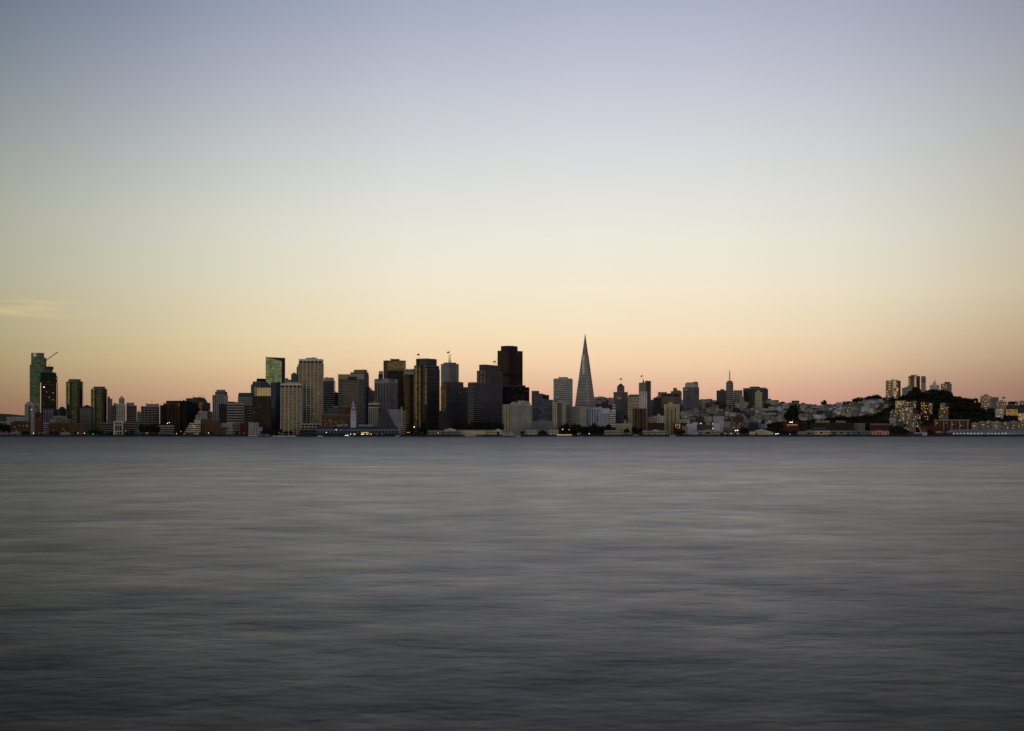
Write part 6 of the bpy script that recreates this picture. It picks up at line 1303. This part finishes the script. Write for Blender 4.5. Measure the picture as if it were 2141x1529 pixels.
# ================================================================== hillside houses
hw_m = {}
def house_mesh(w, d, h, wallk, roofk, rt, rn):
    """one small house: walls, roof and its window openings in one mesh"""
    m = MB()
    m.box(-w/2, w/2, -d/2, d/2, -6, h, 0, 1)
    if rt == 'gable': m.gable(-w/2-.3, w/2+.3, -d/2-.3, d/2+.3, h+.02, h+w*.22, 1, axis=rn.choice('xy'))
    elif rt == 'hip': m.prism([(-w/2-.3,-d/2-.3),(w/2+.3,-d/2-.3),(w/2+.3,d/2+.3),(-w/2-.3,d/2+.3)], h+.02, h+2.4, 1, top=[(-w/4,-d/8,h+2.4),(w/4,-d/8,h+2.4),(w/4,d/8,h+2.4),(-w/4,d/8,h+2.4)])
    else:
        m.box(-w/2-.25, w/2+.25, -d/2-.3, d/2+.2, h+.01, h+.7, 0)
        if rn.random() < .4: m.box(-w*.2, w*.15, -d*.1, d*.3, h+.7, h+2.8, 0)
    nf = max(1, int(h/3.1)); nw = max(2, int(w/3.2))
    for f in range(nf):
        for i in range(nw):
            if rn.random() < .12: continue
            c = -w/2+w*(i+.5)/nw; z = f*3.1+1.1+(h-nf*3.1); ww = rn.uniform(.55, 1.0)
            m.box(c-ww, c+ww, -d/2-.08, -d/2+.1, z, z+1.5, 2)
    for f in range(nf):
        for i in range(2):
            c = -d/2+d*(i+.5)/2; z = f*3.1+1.1+(h-nf*3.1); m.box(-w/2-.08, -w/2+.1, c-.7, c+.7, z, z+1.4, 2)
    return m.mesh('house', [wl(wallk), wl(roofk), gl('black')])
PAL = [('white', 'white'), ('offwhite', 'off-white'), ('cream', 'cream'), ('pale', 'pale grey'), ('sand', 'sandy'), ('bluewhite', 'bluish white'), ('conc', 'beige grey'), ('grey', 'grey'), ('tan', 'tan'), ('mauve', 'mauve'), ('umber', 'brown'), ('slate', 'slate blue'), ('green', 'olive')]
WT = [3, 5, 5, 6, 5, 4, 6, 5, 4, 4, 2, 2, 1]
rn = random.Random(21); HN = 0
rows_ = [(3115, 1672, 1866), (3190, 1355, 1650), (3255, 1235, 1640), (3320, 1420, 1720), (3390, 1240, 1760), (3460, 1420, 1800), (3530, 1420, 1820), (3600, 1420, 1850), (3680, 1420, 1870), (3760, 1420, 1880), (3840, 1240, 1880), (3920, 1240, 1890), (3990, 1420, 1880), (4060, 1240, 1870), (4035, 2103, 2148)]
skip = [(4060, 1292, 1362), (3900, 1292, 1400), (3840, 1292, 1400), (3390, 1290, 1362), (3390, 1340, 1400), (3060, 1491, 1514), (3700, 1428, 1462), (3850, 1518, 1534), (3900, 1498, 1519), (3950, 1533, 1601), (3700, 1579, 1594), (3650, 1547, 1556), (3850, 1403, 1426)]
for ri, (D, xa, xb) in enumerate(rows_):
    px = xa+rn.uniform(0, 8); idx = 0
    while px < xb:
        w = rn.choice((8, 9, 10, 11, 12, 14, 16, 20)); wp = w/D*F; cpx = px+wp/2
        nxt = px+wp+rn.choice((.3, .5, 1, 1.5, 4))
        if any(abs(D-sd) < 60 and a-wp/2 < cpx < b_+wp/2 for sd, a, b_ in skip) or (3150 < D < 3300 and cpx > 1620) or rn.random() < .14:
            px = nxt; continue
        ci = rn.choices(range(len(PAL)), WT)[0]; h = rn.choice((6.2, 9.3, 9.3, 12.4)) if w < 14 else rn.choice((9.3, 12.4, 15.5))
        if D > 4040: h = rn.choice((6.2, 9.3))
        rt = rn.choice(('flat', 'flat', 'flat', 'gable', 'hip')); d = rn.uniform(10, 15); Dj = D+rn.uniform(-14, 14)
        x = WX(cpx, Dj); z = ground(x, Dj)
        phi = -math.atan((cpx-CX)/F)+rn.uniform(-.5, .2)
        me = house_mesh(w, d, h, PAL[ci][0], rn.choice(('dgrey', 'mid', 'brown', 'grey')), rt, rn)
        big = w >= 14
        ho = link('apartment_house' if big else 'hillside_house', me, None, (x, Dj+d/2, z), phi)
        tag(ho, '%s %s-roofed %s, %s from the left in the %s street row up the hill' % (PAL[ci][1], rt, 'flats' if big else 'house', ordw(idx), ordw(ri)), 'apartment building' if big else 'house', 'houses in the %s street row' % ordw(ri))
        if rn.random() < (.45 if cpx > 1590 else .12 if cpx > 1400 else 0):
            m = MB(); ww = rn.uniform(.7, 1.4); zz_ = rn.choice((1.2, 4.3))+h-int(h/3.1)*3.1; m.box(-ww, ww, -d/2-.3, -d/2-.1, zz_, zz_+1.3); m.build('lit_window', em('glow'), ho)
        idx += 1; HN += 1; px = nxt
# the glowing cluster on the shoulder of the wooded hill
rn = random.Random(8)
for ri, (D, xa, xb) in enumerate(((2848, 1864, 1908), (2868, 1860, 1920), (2890, 1861, 1922), (2912, 1860, 1922), (2936, 1860, 1920), (2960, 1861, 1918), (2982, 1864, 1914))):
    px = xa+rn.uniform(0, 3); idx = 0
    while px < xb:
        w = rn.choice((6, 7, 8, 9, 10)); wp = w/D*F; cpx = px+wp/2; px += wp+rn.choice((.4, .8, 2, 3))
        h = rn.choice((6.2, 9.3, 9.3)); d = 9; x = WX(cpx, D); z = ground(x, D); ci = rn.choices(range(len(PAL)), [1, 2, 3, 3, 4, 1, 5, 5, 6, 5, 6, 4, 1])[0]
        rt = rn.choice(('flat', 'flat', 'gable')); me = house_mesh(w, d, h, PAL[ci][0], 'mid', rt, rn)
        ho = link('hillside_house', me, None, (x, D+d/2, z), -math.atan((cpx-CX)/F)+rn.uniform(-.3, .2))
        tag(ho, '%s %s-roofed house, %s from the left in the %s row up the glowing cluster' % (PAL[ci][1], rt, ordw(idx), ordw(ri)), 'house', 'houses in the glowing cluster')
        for f in range(int(h/3.1)):
            for q in (-.25, .25):
                if rn.random() < (.16 if ri < 3 else .34):
                    ww = rn.uniform(.6, 1.2); zz_ = f*3.1+1.0; MB().box(q*w-ww, q*w+ww, -d/2-.3, -d/2-.1, zz_, zz_+1.4).build('lit_window', em(rn.choice(('glow', 'ember', 'ember'))), ho)
        idx += 1; HN += 1
print('houses', HN)
# street trees among the houses
rn = random.Random(33); G = []
for k in range(36):
    D = rn.uniform(3200, 4000); px = rn.uniform(1360, 1850); G.append((px, D))
G.sort()
for i, (px, D) in enumerate(G): tree(px, D, rn.uniform(7, 12), rn.uniform(7, 12), rn.choice(('round', 'tall')), 'small dark tree between the hillside houses, %s from the left' % ordw(i), 'trees between the hillside houses')
